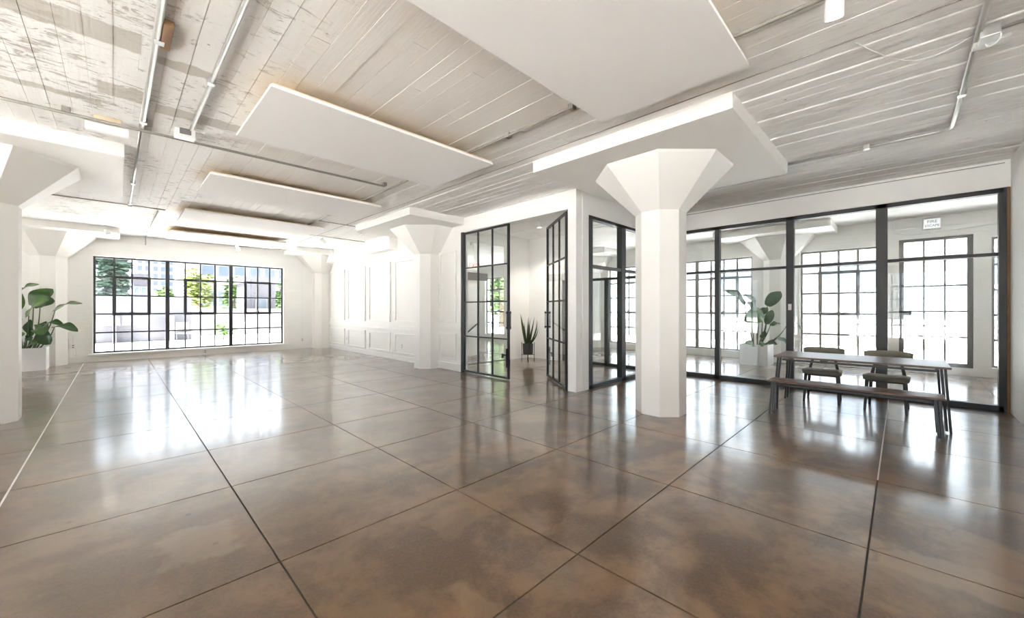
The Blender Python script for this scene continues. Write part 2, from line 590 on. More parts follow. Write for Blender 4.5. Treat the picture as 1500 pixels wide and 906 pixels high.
SH = [(-4.1, 1.7, 0.2, 2.87)]  # unseen south windows, added so sun bounces onto the ceiling
wall_with_holes('wall_south_end', 'white outer wall with tall steel windows at the south end', 'x', -8.3, -8.0, -4.6, 2.4, -0.1, ZC + 0.1, SH, 'wall_brick')
wall_with_holes('wall_south_return', 'plain white return wall', 'y', 2.2, 2.4, -8.0, -1.25, -0.1, ZC + 0.02, [], 'wall')
wall_with_holes('wall_glass_room', 'white end wall of the glass room', 'x', -6.2, -6.0, 8.62, 12.5, -0.1, ZC + 0.1, [], 'wall')
wall_with_holes('wall_glass_room_side', 'white side wall of the glass room', 'y', 8.46, 8.62, -6.0, -1.25, -0.1, ZC + 0.1, [], 'wall')

# panelled wall
pw = tag(box('wall_panelled', 'wall_panel', (5.45, 5.6, 8.0, 15.1, -0.05, ZC)), 'white wall with raised picture-frame panel mouldings', None, None, 'structure')


def moulding(parent, x, y0, y1, z0, z1, w=0.055, d=0.034):
    bm = bmesh.new()
    bm_box(bm, x - d, x, y0, y1, z0, z0 + w, 0.006)
    bm_box(bm, x - d, x, y0, y1, z1 - w, z1, 0.006)
    bm_box(bm, x - d, x, y0, y0 + w, z0 + w, z1 - w, 0.006)
    bm_box(bm, x - d, x, y1 - w, y1, z0 + w, z1 - w, 0.006)
    obj('panel_moulding', bm, 'trim', parent)
    box('panel', 'wall_panel', (x - 0.006, x, y0 + w, y1 - w, z0 + w, z1 - w), parent)


for (y0, y1) in ((13.32, 14.62), (11.77, 13.06), (10.2, 11.52), (8.62, 9.95)):
    moulding(pw, 5.45, y0, y1, 1.03, 2.73)
    moulding(pw, 5.45, y0, y1, 0.17, 0.74)
box('chair_rail', 'trim', (5.415, 5.45, 8.1, 15.05, 0.82, 0.94), pw, 0.008)
tag(box('baseboard_panelled', 'trim', (5.425, 5.45, 8.1, 15.05, 0.0, 0.13), None, 0.006), 'white baseboard under the panelled wall', None, None, 'structure')
sb = tag(box('trim_2', 'wall', (5.22, 5.45, 9.85, 15.1, 3.03, ZC)), 'white boxed soffit above the panelled wall', None, None, 'structure')

# wall of the entry vestibule facing the room: pier, header, corner post
wv_ = bmesh.new()
bm_box(wv_, 5.42, 5.6, 6.95, 8.0, -0.05, ZC)
bm_box(wv_, 5.42, 5.6, 3.86, 6.95, 3.10, ZC)
bm_box(wv_, 5.42, 5.6, 3.86, 4.03, -0.05, 3.10)
wv = tag(obj('wall_vestibule', wv_, 'wall'), 'cream white wall around the steel double doors', None, None, 'structure')
moulding(wv, 5.42, 7.13, 7.78, 1.08, 2.73)
moulding(wv, 5.42, 7.13, 7.78, 0.24, 0.84)
box('chair_rail', 'trim', (5.385, 5.42, 6.96, 7.86, 0.90, 1.0), wv, 0.008)
tag(box('baseboard_vestibule', 'trim', (5.38, 5.42, 6.95, 7.86, 0.0, 0.17), None, 0.012), 'white baseboard beside the steel double doors', None, None, 'structure')
wall_with_holes('wall_vestibule_side', 'white wall around the side glazing of the vestibule', 'x', 3.85, 4.0, 5.6, 8.46, -0.05, ZC, [(5.78, 8.42, 0.0, 3.04)], 'wall')
wall_with_holes('wall_vestibule_north', 'cream back wall of the vestibule with a wide opening', 'x', 7.67, 7.8, 5.6, 8.6, -0.05, ZC, [(5.75, 7.55, 0.0, 3.1)], 'wall')
wall_with_holes('wall_vestibule_east', 'cream back wall of the vestibule behind the sword-leaf plant', 'y', 8.45, 8.6, 6.5, 7.67, -0.05, ZC, [], 'wall')
# header over the glass partition
wall_with_holes('wall_partition_header', 'white band of wall above the black glass partition', 'y', 8.46, 8.62, -1.05, 4.0, 3.05, ZC, [], 'wall')
tag(box('trim_3', 'steel_grey', (8.45, 8.46, -1.0, 3.85, 3.375, 3.383)), 'thin shadow line at the top of the partition header', None, None, 'structure')
tag(box('trim_4', 'wood_jamb', (8.475, 8.56, -1.05, -1.02, 0.0, 3.05)), 'raw brown wooden strip at the end of the glass partition', None, None, 'structure')

# stair hall seen through the steel door
wall_with_holes('wall_stair_enclosure', 'pale grey stair wall with a dark handrail', 'x', 9.15, 9.3, 5.6, 7.75, -0.05, ZC, [], 'wall')
tag(box('trim_5', 'steel_grey', (6.85, 8.1, 9.09, 9.15, 2.27, 2.49)), 'dark grey beam end over the stair hall', None, None, 'structure')


# ------------------------------------------------------------------ columns with flared capitals and drop panels
def make_column(name, cx, cy_, label):
    t_ = thing(name, label, 'column', (cx, cy_, 0), 'flared concrete columns', 'structure')
    sh = bmesh.new()

    def octo(f, z):
        a = 0.41421 * f
        return [sh.verts.new((cx + p, cy_ + q, z)) for p, q in ((-f, a), (-f, -a), (-a, -f), (a, -f), (f, -a), (f, a), (a, f), (-a, f))]
    r0, r1 = octo(0.302, 0.0), octo(0.302, 2.69)
    for k in range(8):
        sh.faces.new((r0[k], r0[(k + 1) % 8], r1[(k + 1) % 8], r1[k]))
    sh.faces.new(r0[::-1])
    sh.faces.new(r1)
    obj('shaft', sh, 'column', t_)
    sh = bmesh.new()
    r0, r1, r2 = octo(0.302, 2.69), octo(0.80, 3.235), octo(0.815, 3.262)
    for a, b in ((r0, r1), (r1, r2)):
        for k in range(8):
            sh.faces.new((a[k], a[(k + 1) % 8], b[(k + 1) % 8], b[k]))
    sh.faces.new(r0[::-1])
    sh.faces.new(r2)
    obj('capital', sh, 'column', t_)
    box('drop_panel', 'drop', (cx - 1.235, cx + 1.235, cy_ - 1.235, cy_ + 1.235, 3.262, ZC + 0.005), t_, 0.006)
    return t_


make_column('column', 5.25, 2.34, 'white octagonal column with flared capital, standing free between the glass partition and steel doors')
make_column('column', 5.30, 8.10, 'white octagonal column with flared capital set against the panelled wall')
make_column('column', -1.16, 7.98, 'white octagonal column with flared capital standing free on the window side')
make_column('column', -1.16, 14.98, 'white octagonal column built into the corner by the big window and planter')
make_column('column', 5.30, 14.98, 'white octagonal column built into the corner where window wall meets panelled wall')
make_column('column', 12.45, 2.34, 'white octagonal column behind the potted plant in the glass room')
make_column('column', 12.45, 8.10, 'white octagonal column built into the outer wall beyond the vestibule')


# ------------------------------------------------------------------ steel windows
def make_window(name, label, axis, t, s0, s1, z0, z1, nsec, ncols, nrows, mat='steel', vent=True, mul=0.085, inward=-1, bar=0.036, frame=0.045, lite=False):
    """grid window standing in the plane t of a wall; s runs along the wall"""
    base = ((s0 + s1) / 2, t, z0) if axis == 'x' else (t, (s0 + s1) / 2, z0)
    w = thing(name, label, 'window', base, None, 'structure')

    def B(a, b, d0, d1, c, d, bm=None):
        bm = bm or bmesh.new()
        if axis == 'x':
            return bm_box(bm, a, b, t + d0, t + d1, c, d)
        return bm_box(bm, t + d0, t + d1, a, b, c, d)
    f = bmesh.new()
    B(s0, s1, -0.03, 0.03, z0, z0 + frame, f)
    B(s0, s1, -0.03, 0.03, z1 - frame, z1, f)
    B(s0, s0 + frame, -0.03, 0.03, z0 + frame, z1 - frame, f)
    B(s1 - frame, s1, -0.03, 0.03, z0 + frame, z1 - frame, f)
    obj('window_frame', f, mat, w)
    sw = (s1 - s0 - mul * (nsec - 1)) / nsec
    for q in range(nsec):
        a0 = s0 + q * (sw + mul)
        a1 = a0 + sw
        if q < nsec - 1:
            obj('mullion', B(a1, a1 + mul, -0.06, 0.045, z0, z1), mat, w)
        e0 = a0 + (frame if q == 0 else 0)
        e1 = a1 - (frame if q == nsec - 1 else 0)
        cs = [e0 + (e1 - e0) * k / ncols for k in range(ncols + 1)]
        rs = [z0 + frame + (z1 - z0 - 2 * frame) * k / nrows for k in range(nrows + 1)]
        for k in range(1, ncols):
            obj('muntin', B(cs[k] - bar / 2, cs[k] + bar / 2, -0.018, 0.018, rs[0], rs[-1]), mat, w)
        for k in range(1, nrows):
            obj('muntin', B(cs[0], cs[-1], -0.017, 0.017, rs[k] - bar / 2, rs[k] + bar / 2), mat, w)
        for i in range(ncols):
            for j in range(nrows):
                obj('pane', B(cs[i] + bar / 2, cs[i + 1] - bar / 2, -0.003, 0.003, rs[j] + bar / 2, rs[j + 1] - bar / 2), 'glass', w)
        if vent and ncols >= 3:
            c0, c1 = cs[1], cs[min(3, ncols - 1)]
            v0, v1 = rs[nrows - 3], rs[nrows - 1]
            vb = bmesh.new()
            fw = 0.036
            B(c0 - fw, c1 + fw, 0.018 * inward - 0.02, 0.018 * inward + 0.02, v0 - fw, v0 + fw, vb)
            B(c0 - fw, c1 + fw, 0.018 * inward - 0.02, 0.018 * inward + 0.02, v1 - fw, v1 + fw, vb)
            B(c0 - fw, c0 + fw, 0.018 * inward - 0.02, 0.018 * inward + 0.02, v0 + fw, v1 - fw, vb)
            B(c1 - fw, c1 + fw, 0.018 * inward - 0.02, 0.018 * inward + 0.02, v0 + fw, v1 - fw, vb)
            so = obj('vent_sash', vb, mat, w)
            cm = (c0 + c1) / 2
            lt = bmesh.new()
            B(cm - 0.045, cm + 0.045, 0.05 * inward - 0.02, 0.05 * inward + 0.02, v0 - 0.02, v0 + 0.05, lt)
            B(cm - 0.015, cm + 0.015, 0.075 * inward - 0.02, 0.075 * inward + 0.02, v0 + 0.0, v0 + 0.1, lt)
            obj('latch', lt, mat, so)
    return w


make_window('window_1', 'wide black steel window of three sections looking onto the terrace and trees', 'x', 15.24, *NW, 3, 4, 5, 'steel', True, 0.09, -1)
box('window_sill_board', 'trim', (-0.5, 4.15, 15.04, 15.2, 0.17, 0.215), None, 0.006)
tag(bpy.data.objects['window_sill_board'], 'white sill board under the wide black steel window', None, None, 'structure')
bpy.data.objects['window_sill_board'].name = 'trim_6'
make_window('window_2', 'grey steel window with an opening sash behind the table and chairs', 'y', 12.62, 0.33, 1.86, 0.2, 2.87, 1, 4, 5, 'window_grey', True, 0.09, -1, 0.044)
make_window('window_3', 'grey steel window behind the potted plant in the glass room', 'y', 12.62, 2.95, 7.5, 0.2, 2.87, 3, 4, 5, 'window_grey', True, 0.09, -1, 0.044)
make_window('window_4', 'grey steel window of the stair hall with leafy trees outside', 'y', 12.62, 8.85, 14.2, 0.2, 2.87, 3, 4, 5, 'window_grey', True, 0.09, -1, 0.044)
make_window('window_5', 'narrow strip of grey steel window beyond the fire escape door', 'y', 12.62, -3.3, -1.31, 0.2, 2.87, 1, 5, 5, 'window_grey', True, 0.09, -1, 0.044)
for q, (a, b, c, d) in enumerate(WH):
    make_window('window_%d' % (6 + q), 'steel grid window of the west wall', 'y', -4.75, a, b, c, d, 1 if b - a < 2.5 else 3, 4, 5, 'steel', True, 0.09, 1)

make_window('window_20', 'steel grid window of the south end wall', 'x', -8.15, *SH[0], 4, 4, 5, 'steel', True, 0.09, 1)
# fire escape door in the outer wall
d3 = thing('door_3', 'grey steel framed glazed fire escape door with transom light', 'door', (12.62, -0.52, 0.16), None, 'structure')
fb = bmesh.new()
for (a, b, c, d) in ((-1.07, -0.99, 0.16, 2.96), (-0.05, 0.03, 0.16, 2.96), (-0.99, -0.05, 2.9, 2.96), (-0.99, -0.05, 2.46, 2.56), (-0.99, -0.05, 0.16, 0.24)):
    bm_box(fb, 12.55, 12.68, a, b, c, d)
obj('door_frame', fb, 'steel_grey', d3)
for k in (1, 2):
    yy = -0.99 + 0.94 * k / 3
    box('muntin', 'steel_grey', (12.6, 12.64, yy - 0.016, yy + 0.016, 0.24, 2.46), d3)
    box('muntin', 'steel_grey', (12.6, 12.64, yy - 0.016, yy + 0.016, 2.56, 2.9), d3)
for k in (1, 2, 3):
    zz = 0.24 + 2.22 * k / 4
    box('muntin', 'steel_grey', (12.601, 12.639, -0.99, -0.05, zz - 0.016, zz + 0.016), d3)
for i in range(3):
    for j in range(4):
        a = -0.99 + 0.94 * i / 3
        c = 0.24 + 2.22 * j / 4
        box('pane', 'glass', (12.617, 12.623, a + 0.011, a + 0.302, c + 0.011, c + 0.544), d3)
    box('pane', 'glass', (12.617, 12.623, a + 0.011, a + 0.302, 2.56, 2.9), d3)
box('lock_box', 'steel_dark', (12.5, 12.56, -0.17, -0.02, 1.26, 1.35), d3, 0.006)
box('lever_handle', 'steel_dark', (12.46, 12.5, -0.14, -0.04, 1.295, 1.315), d3, 0.004)


# ------------------------------------------------------------------ black glass partition (right) and its return into the vestibule
gp = thing('window_9', 'black framed floor to ceiling glass partition behind the table', 'partition', (8.54, 1.4, 0), None, 'structure')
posts = [-0.985, 0.215, 1.41, 2.62, 3.8]
pw2 = [0.07, 0.135, 0.115, 0.09, 0.06]
for yy, w in zip(posts, pw2):
    box('mullion', 'steel_dark', (8.485, 8.60, yy - w / 2, yy + w / 2, 0.0, 3.05), gp, 0.003)
box('top_rail', 'steel_dark', (8.485, 8.60, -1.0, 3.83, 2.985, 3.05), gp, 0.003)
box('bottom_rail', 'steel_dark', (8.485, 8.60, -1.0, 3.83, 0.0, 0.075), gp, 0.003)
for k in range(4):
    a, b = posts[k] + pw2[k] / 2, posts[k + 1] - pw2[k + 1] / 2
    box('transom', 'steel_dark', (8.505, 8.58, a, b, 2.13, 2.175), gp, 0.003)
    box('pane', 'glass_part', (8.538, 8.546, a, b, 0.075, 2.13), gp)
    box('pane', 'glass_part', (8.538, 8.546, a, b, 2.175, 2.985), gp)
tag(box('switch_plate', 'outlet', (8.472, 8.487, 1.385, 1.435, 1.38, 1.49), None, 0.004), 'small white switch plate on the black partition mullion', 'switch')

gv = thing('window_10', 'black framed glazing closing the vestibule side beside the free column', 'partition', (7.1, 3.9, 0), None, 'structure')
posts = [5.85, 7.0, 8.36]
for xx, w in zip(posts, (0.12, 0.16, 0.1)):
    box('mullion', 'steel_dark', (xx - w / 2, xx + w / 2, 3.85, 3.96, 0.0, 3.04), gv, 0.003)
box('top_rail', 'steel_dark', (5.78, 8.42, 3.85, 3.96, 2.985, 3.04), gv, 0.003)
box('bottom_rail', 'steel_dark', (5.78, 8.42, 3.85, 3.96, 0.0, 0.065), gv, 0.003)
for (a, b) in ((5.91, 6.92), (7.08, 8.31)):
    box('transom', 'steel_grey', (a, b, 3.86, 3.95, 2.13, 2.185), gv, 0.003)
    box('pane', 'glass_part', (a, b, 3.9, 3.908, 0.065, 2.13), gv)
    box('pane', 'glass_part', (a, b, 3.9, 3.908, 2.185, 2.985), gv)
ge = thing('window_11', 'black framed glazed screen on the far side of the vestibule', 'partition', (8.53, 5.2, 0), None, 'structure')
for yy in (4.05, 5.15, 6.44):
    box('mullion', 'steel_dark', (8.485, 8.57, yy - 0.05, yy + 0.05, 0.0, 2.17), ge, 0.003)
box('top_rail', 'steel_dark', (8.485, 8.57, 4.0, 6.49, 2.11, 2.17), ge)
box('bottom_rail', 'steel_dark', (8.485, 8.57, 4.0, 6.49, 0.0, 0.065), ge)
for (a, b) in ((4.1, 5.1), (5.2, 6.39)):
    box('pane', 'glass_part', (8.524, 8.532, a, b, 0.065, 2.11), ge)


# ------------------------------------------------------------------ steel and glass double doors
def door_leaf(name, label, hinge, end, z0=0.02, z1=3.08):
    hx, hy = hinge
    d = Vector((end[0] - hx, end[1] - hy, 0))
    ln = d.length
    d.normalize()
    nrm = Vector((-d.y, d.x, 0))
    t_ = thing(name, label, 'door', (hx, hy, 0), None, 'structure')

    def B(s0, s1, c, dd, th, bm=None, off=0.0):
        bm = bm or bmesh.new()
        n0 = len(bm.verts)
        bm_box(bm, s0, s1, off - th, off + th, c, dd)
        bm.verts.ensure_lookup_table()
        for v in bm.verts[n0:]:
            v.co = Vector((hx, hy, 0)) + d * v.co.x + nrm * v.co.y + Vector((0, 0, v.co.z))
        return bm
    fw = 0.038
    f = bmesh.new()
    B(0, ln, z0, z0 + fw, 0.022, f)
    B(0, ln, z1 - fw, z1, 0.022, f)
    B(0, fw, z0 + fw, z1 - fw, 0.022, f)
    B(ln - fw, ln, z0 + fw, z1 - fw, 0.022, f)
    obj('leaf_frame', f, 'steel', t_)
    cs = [fw + (ln - 2 * fw) * k / 3 for k in range(4)]
    rs = [z0 + fw + (z1 - z0 - 2 * fw) * k / 4 for k in range(5)]
    bw = 0.013
    for k in (1, 2):
        obj('muntin', B(cs[k] - bw, cs[k] + bw, rs[0], rs[-1], 0.016), 'steel', t_)
    for k in (1, 2, 3):
        obj('muntin', B(cs[0], cs[-1], rs[k] - bw, rs[k] + bw, 0.015), 'steel', t_)
    for i in range(3):
        for j in range(4):
            obj('pane', B(cs[i] + bw * (i > 0), cs[i + 1] - bw * (i < 2), rs[j] + bw * (j > 0), rs[j + 1] - bw * (j < 3), 0.004), 'glass_part', t_)
    h = bmesh.new()
    for sgn in (-1, 1):
        B(ln - 0.02, ln - 0.005, 1.0, 1.36, 0.006, h, sgn * 0.05)
        B(ln - 0.028, ln - 0.008, 1.02, 1.05, 0.03, h, sgn * 0.035)
        B(ln - 0.028, ln - 0.008, 1.31, 1.34, 0.03, h, sgn * 0.035)
    obj('pull_handle', h, 'steel', t_)
    h = bmesh.new()
    B(ln - 0.05, ln - 0.02, 0.25, 0.62, 0.014, h, -0.036)
    B(ln - 0.13, ln - 0.02, 0.48, 0.51, 0.012, h, -0.06)
    B(ln - 0.14, ln - 0.11, 0.43, 0.52, 0.018, h, -0.06)
    obj('floor_bolt', h, 'steel', t_)
    return t_


door_leaf('door_1', 'closed black steel door leaf with twelve glass panes beside the panelled wall', (5.43, 6.88), (5.43, 5.455))
door_leaf('door_2', 'black steel door leaf swung open into the vestibule', (5.45, 4.075), (6.28, 5.19))
tag(box('trim_7', 'steel', (5.40, 5.46, 6.885, 6.95, 0.0, 3.1)), 'black steel door jamb beside the panelled pier', None, None, 'structure')
tag(box('trim_8', 'steel', (5.41, 5.46, 4.03, 4.05, 0.0, 3.1)), 'black steel door jamb at the vestibule corner', None, None, 'structure')

# ------------------------------------------------------------------ hung acoustic panels
for y0, y1 in ((0.84, 2.16), (3.81, 5.17), (6.88, 8.2), (9.72, 11.1), (12.62, 14.0)):
    t_ = thing('ceiling_panel', 'white rectangular acoustic panel hung flat below the board-marked ceiling', 'ceiling panel', (2.21, (y0 + y1) / 2, 3.3), 'acoustic panels in a row under the ceiling')
    box('panel_face', 'cloud', (0.93, 3.49, y0, y1, 3.3, 3.325), t_, 0.003)
    box('panel_back', 'ply', (0.945, 3.475, y0 + 0.015, y1 - 0.015, 3.325, 3.345), t_)
    for hx in (1.2, 3.2):
        for hy in (y0 + 0.2, y1 - 0.2):
            obj('hanger', bm_tube(bmesh.new(), [(hx, hy, 3.345), (hx, hy, ZC)], 0.006, 6), 'galv', t_)


# ------------------------------------------------------------------ conduits and ceiling fittings
def conduit(label, pts, r=0.014, clips=(), mat='galv', cat='conduit'):
    t_ = thing('ceiling_conduit', label, cat, pts[0])
    obj('pipe', bm_tube(bmesh.new(), pts, r, 8), mat, t_, True)
    for c in clips:
        bm = bmesh.new()
        bm_box(bm, c[0] - 0.03, c[0] + 0.03, c[1] - 0.03, c[1] + 0.03, c[2] - 0.025, ZC, 0.004)
        obj('clip', bm, mat, t_)
    return t_


zc = ZC - 0.03
conduit('thick silver conduit running from the wooden block to the cross pipe', [(0.235, -0.9, zc), (0.2, 5.88, zc)], 0.024, [(0.225, 3.9, zc), (0.205, 5.7, zc)])
conduit('thin pale conduit continuing from the cross pipe towards the big window', [(0.195, 6.05, zc), (0.19, 10.42, zc)], 0.014, [(0.19, 8.6, zc), (0.19, 10.3, zc)])
conduit('silver conduit ending at the small white box on the cross pipe', [(0.6, -0.9, zc), (0.59, 5.6, zc)], 0.017, [(0.59, 4.3, zc), (0.59, 2.6, zc)])
conduit('long dark cross pipe carrying the white cylinder light', [(-2.6, 5.97, zc - 0.03), (3.02, 5.86, zc - 0.03)], 0.016, [(-0.35, 5.93, zc), (0.25, 5.92, zc), (3.02, 5.86, zc)], 'conduit_grey')
conduit('thin cross pipe passing behind the free column capital', [(-2.4, 10.47, zc), (0.19, 10.47, zc), (0.7, 10.5, zc)], 0.012, [(0.19, 10.47, zc)], 'conduit_grey')
conduit('short pale conduit dropping towards the big window wall', [(0.6, 10.7, zc), (0.59, 14.4, zc), (0.59, 15.06, zc), (0.59, 15.07, 3.2)], 0.012, [(0.59, 13.9, zc)])
conduit('long conduit running between the acoustic panels and the slab', [(3.2, -0.9, zc), (3.16, 2.3, zc), (3.18, 5.8, zc), (3.2, 11.2, zc)], 0.014, [(3.16, 2.3, zc), (3.17, 3.2, zc)], 'conduit_grey')
conduit('thin cross conduit feeding the spotlight over the panelled wall side', [(3.2, 9.3, zc), (4.15, 9.35, zc)], 0.01, [], 'conduit_grey')
conduit('thin cross conduit near the far column feeding spotlights', [(3.2, 11.2, zc), (4.0, 11.25, zc), (5.2, 11.3, zc)], 0.01, [], 'conduit_grey')
arc = [(6.38 + 0.12 * math.sin(a), -0.28 - 0.12 * math.cos(a), zc) for a in [k * math.pi / 12 for k in range(7)]]
conduit('bright conduit bending round to the free column drop panel', [(2.5, -0.4, zc)] + arc + [(6.5, 1.1, zc)], 0.02, [(5.5, -0.4, zc), (6.5, 0.3, zc)])
conduit('short conduit leaving the junction box towards the plain white wall', [(4.42, -0.43, zc), (4.36, -1.05, zc)], 0.012, [], 'conduit_grey')
tag(obj('hanging_wire', bm_tube(bmesh.new(), [(3.93, 0.24, ZC - 0.01)] + [(3.93 + 0.5 * s_ + 0.35 * math.sin(math.pi * s_), 0.24 - 0.62 * s_, ZC - 0.012) for s_ in [k / 12 for k in range(1, 13)]], 0.004, 5), 'outlet'), 'thin loose wire looping across the ceiling to the junction box', 'wire')

jb = thing('junction_box', 'beige metal junction box with a white plate on the bright conduit', 'junction box', (4.42, -0.42, ZC))
box('box_body', 'galv', (4.34, 4.46, -0.50, -0.40, ZC - 0.09, ZC - 0.005), jb, 0.006)
box('cover_plate', 'white_metal', (4.47, 4.56, -0.56, -0.38, ZC - 0.075, ZC - 0.05), jb, 0.004)
obj('cable_loop', bm_tube(bmesh.new(), [(4.4 + 0.05 * math.cos(a), -0.47 + 0.03 * math.cos(a), ZC - 0.09 - 0.045 * math.sin(a)) for a in [k * math.pi / 8 for k in range(9)]], 0.006, 6), 'outlet', jb)
jb2 = thing('junction_box', 'small white ceiling box where the silver conduit meets the cross pipe', 'junction box', (0.56, 5.78, ZC))
box('box_body', 'white_metal', (0.46, 0.64, 5.7, 5.82, ZC - 0.09, ZC - 0.002), jb2, 0.006)
box('bracket', 'steel_grey', (0.5, 0.6, 5.68, 5.7, ZC - 0.06, ZC - 0.002), jb2)
tag(box('wooden_block', 'wood_jamb', (0.235, 0.29, 3.62, 3.98, ZC - 0.05, ZC - 0.004), None, 0.004), 'small raw wooden block on the ceiling beside the thick conduit', 'wooden block')

tl = thing('tube_light', 'white cylindrical light on the long dark cross pipe', 'light', (-0.05, 5.99, ZC))
obj('housing', bm_tube(bmesh.new(), [(-0.22, 5.97, ZC - 0.12), (0.10, 5.96, ZC - 0.12)], 0.055, 16), 'white_metal', tl, False)
box('mounting', 'ply', (-0.16, 0.04, 5.93, 5.99, ZC - 0.07, ZC - 0.002), tl)


def spot(label, x, y, aim, power=0.0):
    t_ = thing('spotlight', label, 'spotlight', (x, y, ZC), 'white ceiling spotlights')
    obj('mount', bm_lathe(bmesh.new(), [(0.045, ZC - 0.03), (0.045, ZC - 0.001)], x, y, 16), 'white_metal', t_)
    obj('stem', bm_tube(bmesh.new(), [(x, y, ZC - 0.03), (x, y, ZC - 0.13)], 0.009, 8), 'white_metal', t_)
    a = Vector(aim).normalized()
    c = Vector((x, y, ZC - 0.15))
    obj('head', bm_tube(bmesh.new(), [c - a * 0.07, c + a * 0.09], 0.045, 18, 0.05), 'white_metal', t_)
    obj('lens', bm_tube(bmesh.new(), [c + a * 0.091, c + a * 0.094], 0.042, 18), 'lamp_on', t_)
    if power:
        d = bpy.data.lights.new('spot_lamp', 'SPOT')
        d.energy = power
        d.spot_size = R(95)
        d.spot_blend = 0.7
        d.color = (1.0, 0.93, 0.84)
        d.shadow_soft_size = 0.05
        o = bpy.data.objects.new('spot_lamp', d)
        o.location = c + a * 0.11
        o.rotation_euler = a.to_track_quat('-Z', 'Y').to_euler()
        COL.objects.link(o)
    return t_


spot('white spotlight on the ceiling beside the largest acoustic panel', 3.07, 0.285, (0.6, 0.1, -0.8), 5)
spot('white spotlight above the panelled wall near the embedded column', 4.12, 9.35, (0.8, 0.1, -0.6), 0.6)
spot('white spotlight above the panelled wall on the thin cross conduit', 4.0, 11.25, (0.8, 0.1, -0.6), 0.6)
spot('white spotlight beside the corner column with the planter', -0.14, 13.7, (0.3, -0.3, -0.8), 1.0)
spot('white spotlight under the panel closest to the big window', 2.6, 14.3, (0.2, -0.5, -0.8), 1.0)

spot('white spotlight on the vestibule ceiling near the steel doors', 6.5, 5.6, (0.2, 0.1, -0.9), 17)  # added fill lamp, brightens the dim vestibule
spot('white spotlight on the vestibule ceiling above the sword-leaf plant', 7.6, 6.2, (0.3, 0.35, -0.8), 17)  # second added fill lamp for the vestibule
spot('white spotlight on the stair hall ceiling', 7.0, 8.5, (0.2, 0.6, -0.8), 6)  # added lamp to fill the stair hall with light

# ------------------------------------------------------------------ signs
es = thing('exit_sign', 'red lettered exit sign hanging in front of the grey stair wall', 'sign', (7.5, 9.03, 2.58))
box('sign_box', 'outlet', (7.33, 7.67, 9.01, 9.05, 2.57, 2.79), es, 0.005)
box('stem', 'outlet', (7.485, 7.515, 9.02, 9.04, 2.79, ZC), es)


def lettering(txt, size, loc, rot, mat, parent, ext=0.002):
    cu = bpy.data.curves.new('lettering', 'FONT')
    cu.body = txt
    cu.size = size
    cu.align_x = 'CENTER'
    cu.align_y = 'CENTER'
    cu.extrude = ext
    cu.materials.append(M[mat])
    tmp = bpy.data.objects.new('lettering_curve', cu)
    me = bpy.data.meshes.new_from_object(tmp)
    bpy.data.objects.remove(tmp)
    o = bpy.data.objects.new('lettering', me)
    COL.objects.link(o)
    o.parent = parent
    o.location = Vector(loc) - Vector(parent['_base'])
    o.rotation_euler = rot
    return o


lettering('EXIT', 0.2, (7.5, 9.006, 2.68), (R(90), 0, 0), 'red', es)
fs_ = thing('fire_escape_sign', 'backlit white fire escape sign above the grey steel door', 'sign', (12.5, -0.48, 3.13))
box('sign_box', 'galv', (12.42, 12.49, -0.62, -0.34, 3.13, 3.37), fs_, 0.008)
box('sign_face', 'sign_lit', (12.412, 12.42, -0.6, -0.36, 3.15, 3.35), fs_)
lettering('FIRE', 0.085, (12.409, -0.48, 3.292), (R(90), 0, R(-90)), 'steel_grey', fs_)
lettering('ESCAPE', 0.065, (12.409, -0.48, 3.205), (R(90), 0, R(-90)), 'steel_grey', fs_)
box('conduit_box', 'white_metal', (12.44, 12.5, -0.54, -0.45, 3.03, 3.12), fs_, 0.005)
tag(obj('wall_conduit', bm_tube(bmesh.new(), [(12.48, -3.0, 3.22), (12.48, -1.2, 3.12), (12.48, -0.53, 3.06), (12.48, -0.1, 3.06), (12.48, 0.1, 3.12), (12.48, 0.12, 3.4)], 0.012, 6), 'white_metal'), 'white conduit running past the fire escape sign', 'conduit')


# outlets
def outlet(label, b, cable=None):
    t_ = thing('wall_outlet', label, 'outlet', (b[0], b[2], b[4]), 'wall outlets')
    box('plate', 'outlet', b, t_, 0.004)
    bm = bmesh.new()
    yc, xc, zc_ = (b[2] + b[3]) / 2, (b[0] + b[1]) / 2, (b[4] + b[5]) / 2
    if b[1] - b[0] < b[3] - b[2]:
        for dz in (-0.025, 0.025):
            box('socket', 'steel_grey', (b[0] - 0.003, b[0] + 0.001, yc - 0.014, yc + 0.014, zc_ + dz - 0.012, zc_ + dz + 0.012), t_)
    else:
        for dz in (-0.025, 0.025):
            box('socket', 'steel_grey', (xc - 0.014, xc + 0.014, b[2] - 0.003, b[2] + 0.001, zc_ + dz - 0.012, zc_ + dz + 0.012), t_)
    bm.free()
    if cable:
        obj('cable', bm_tube(bmesh.new(), cable, 0.008, 6), 'outlet', t_)


outlet('white outlet low on the panelled wall closer to the corner', (5.43, 5.444, 13.1, 13.19, 0.36, 0.49))
outlet('white outlet low on the panelled wall closer to the embedded column', (5.43, 5.444, 9.5, 9.6, 0.33, 0.47))
outlet('round white outlet on the window wall by the corner column', (4.62, 4.71, 15.08, 15.1, 0.26, 0.36), [(4.66, 15.085, 0.34), (4.66, 15.085, 3.1)])
outlet('grey outlet with looping white cable beside the tall planter', (-0.82, -0.72, 15.07, 15.1, 0.38, 0.5),
       [(-0.77, 15.06, 0.5), (-0.76, 15.04, 0.72), (-0.84, 15.03, 0.8), (-0.92, 15.0, 0.66), (-0.9, 15.0, 0.2), (-0.7, 15.03, 0.1), (-0.72, 15.06, 0.4)])
outlet('small floor-level outlet below the wide window', (1.86, 1.98, 15.07, 15.1, 0.07, 0.15))

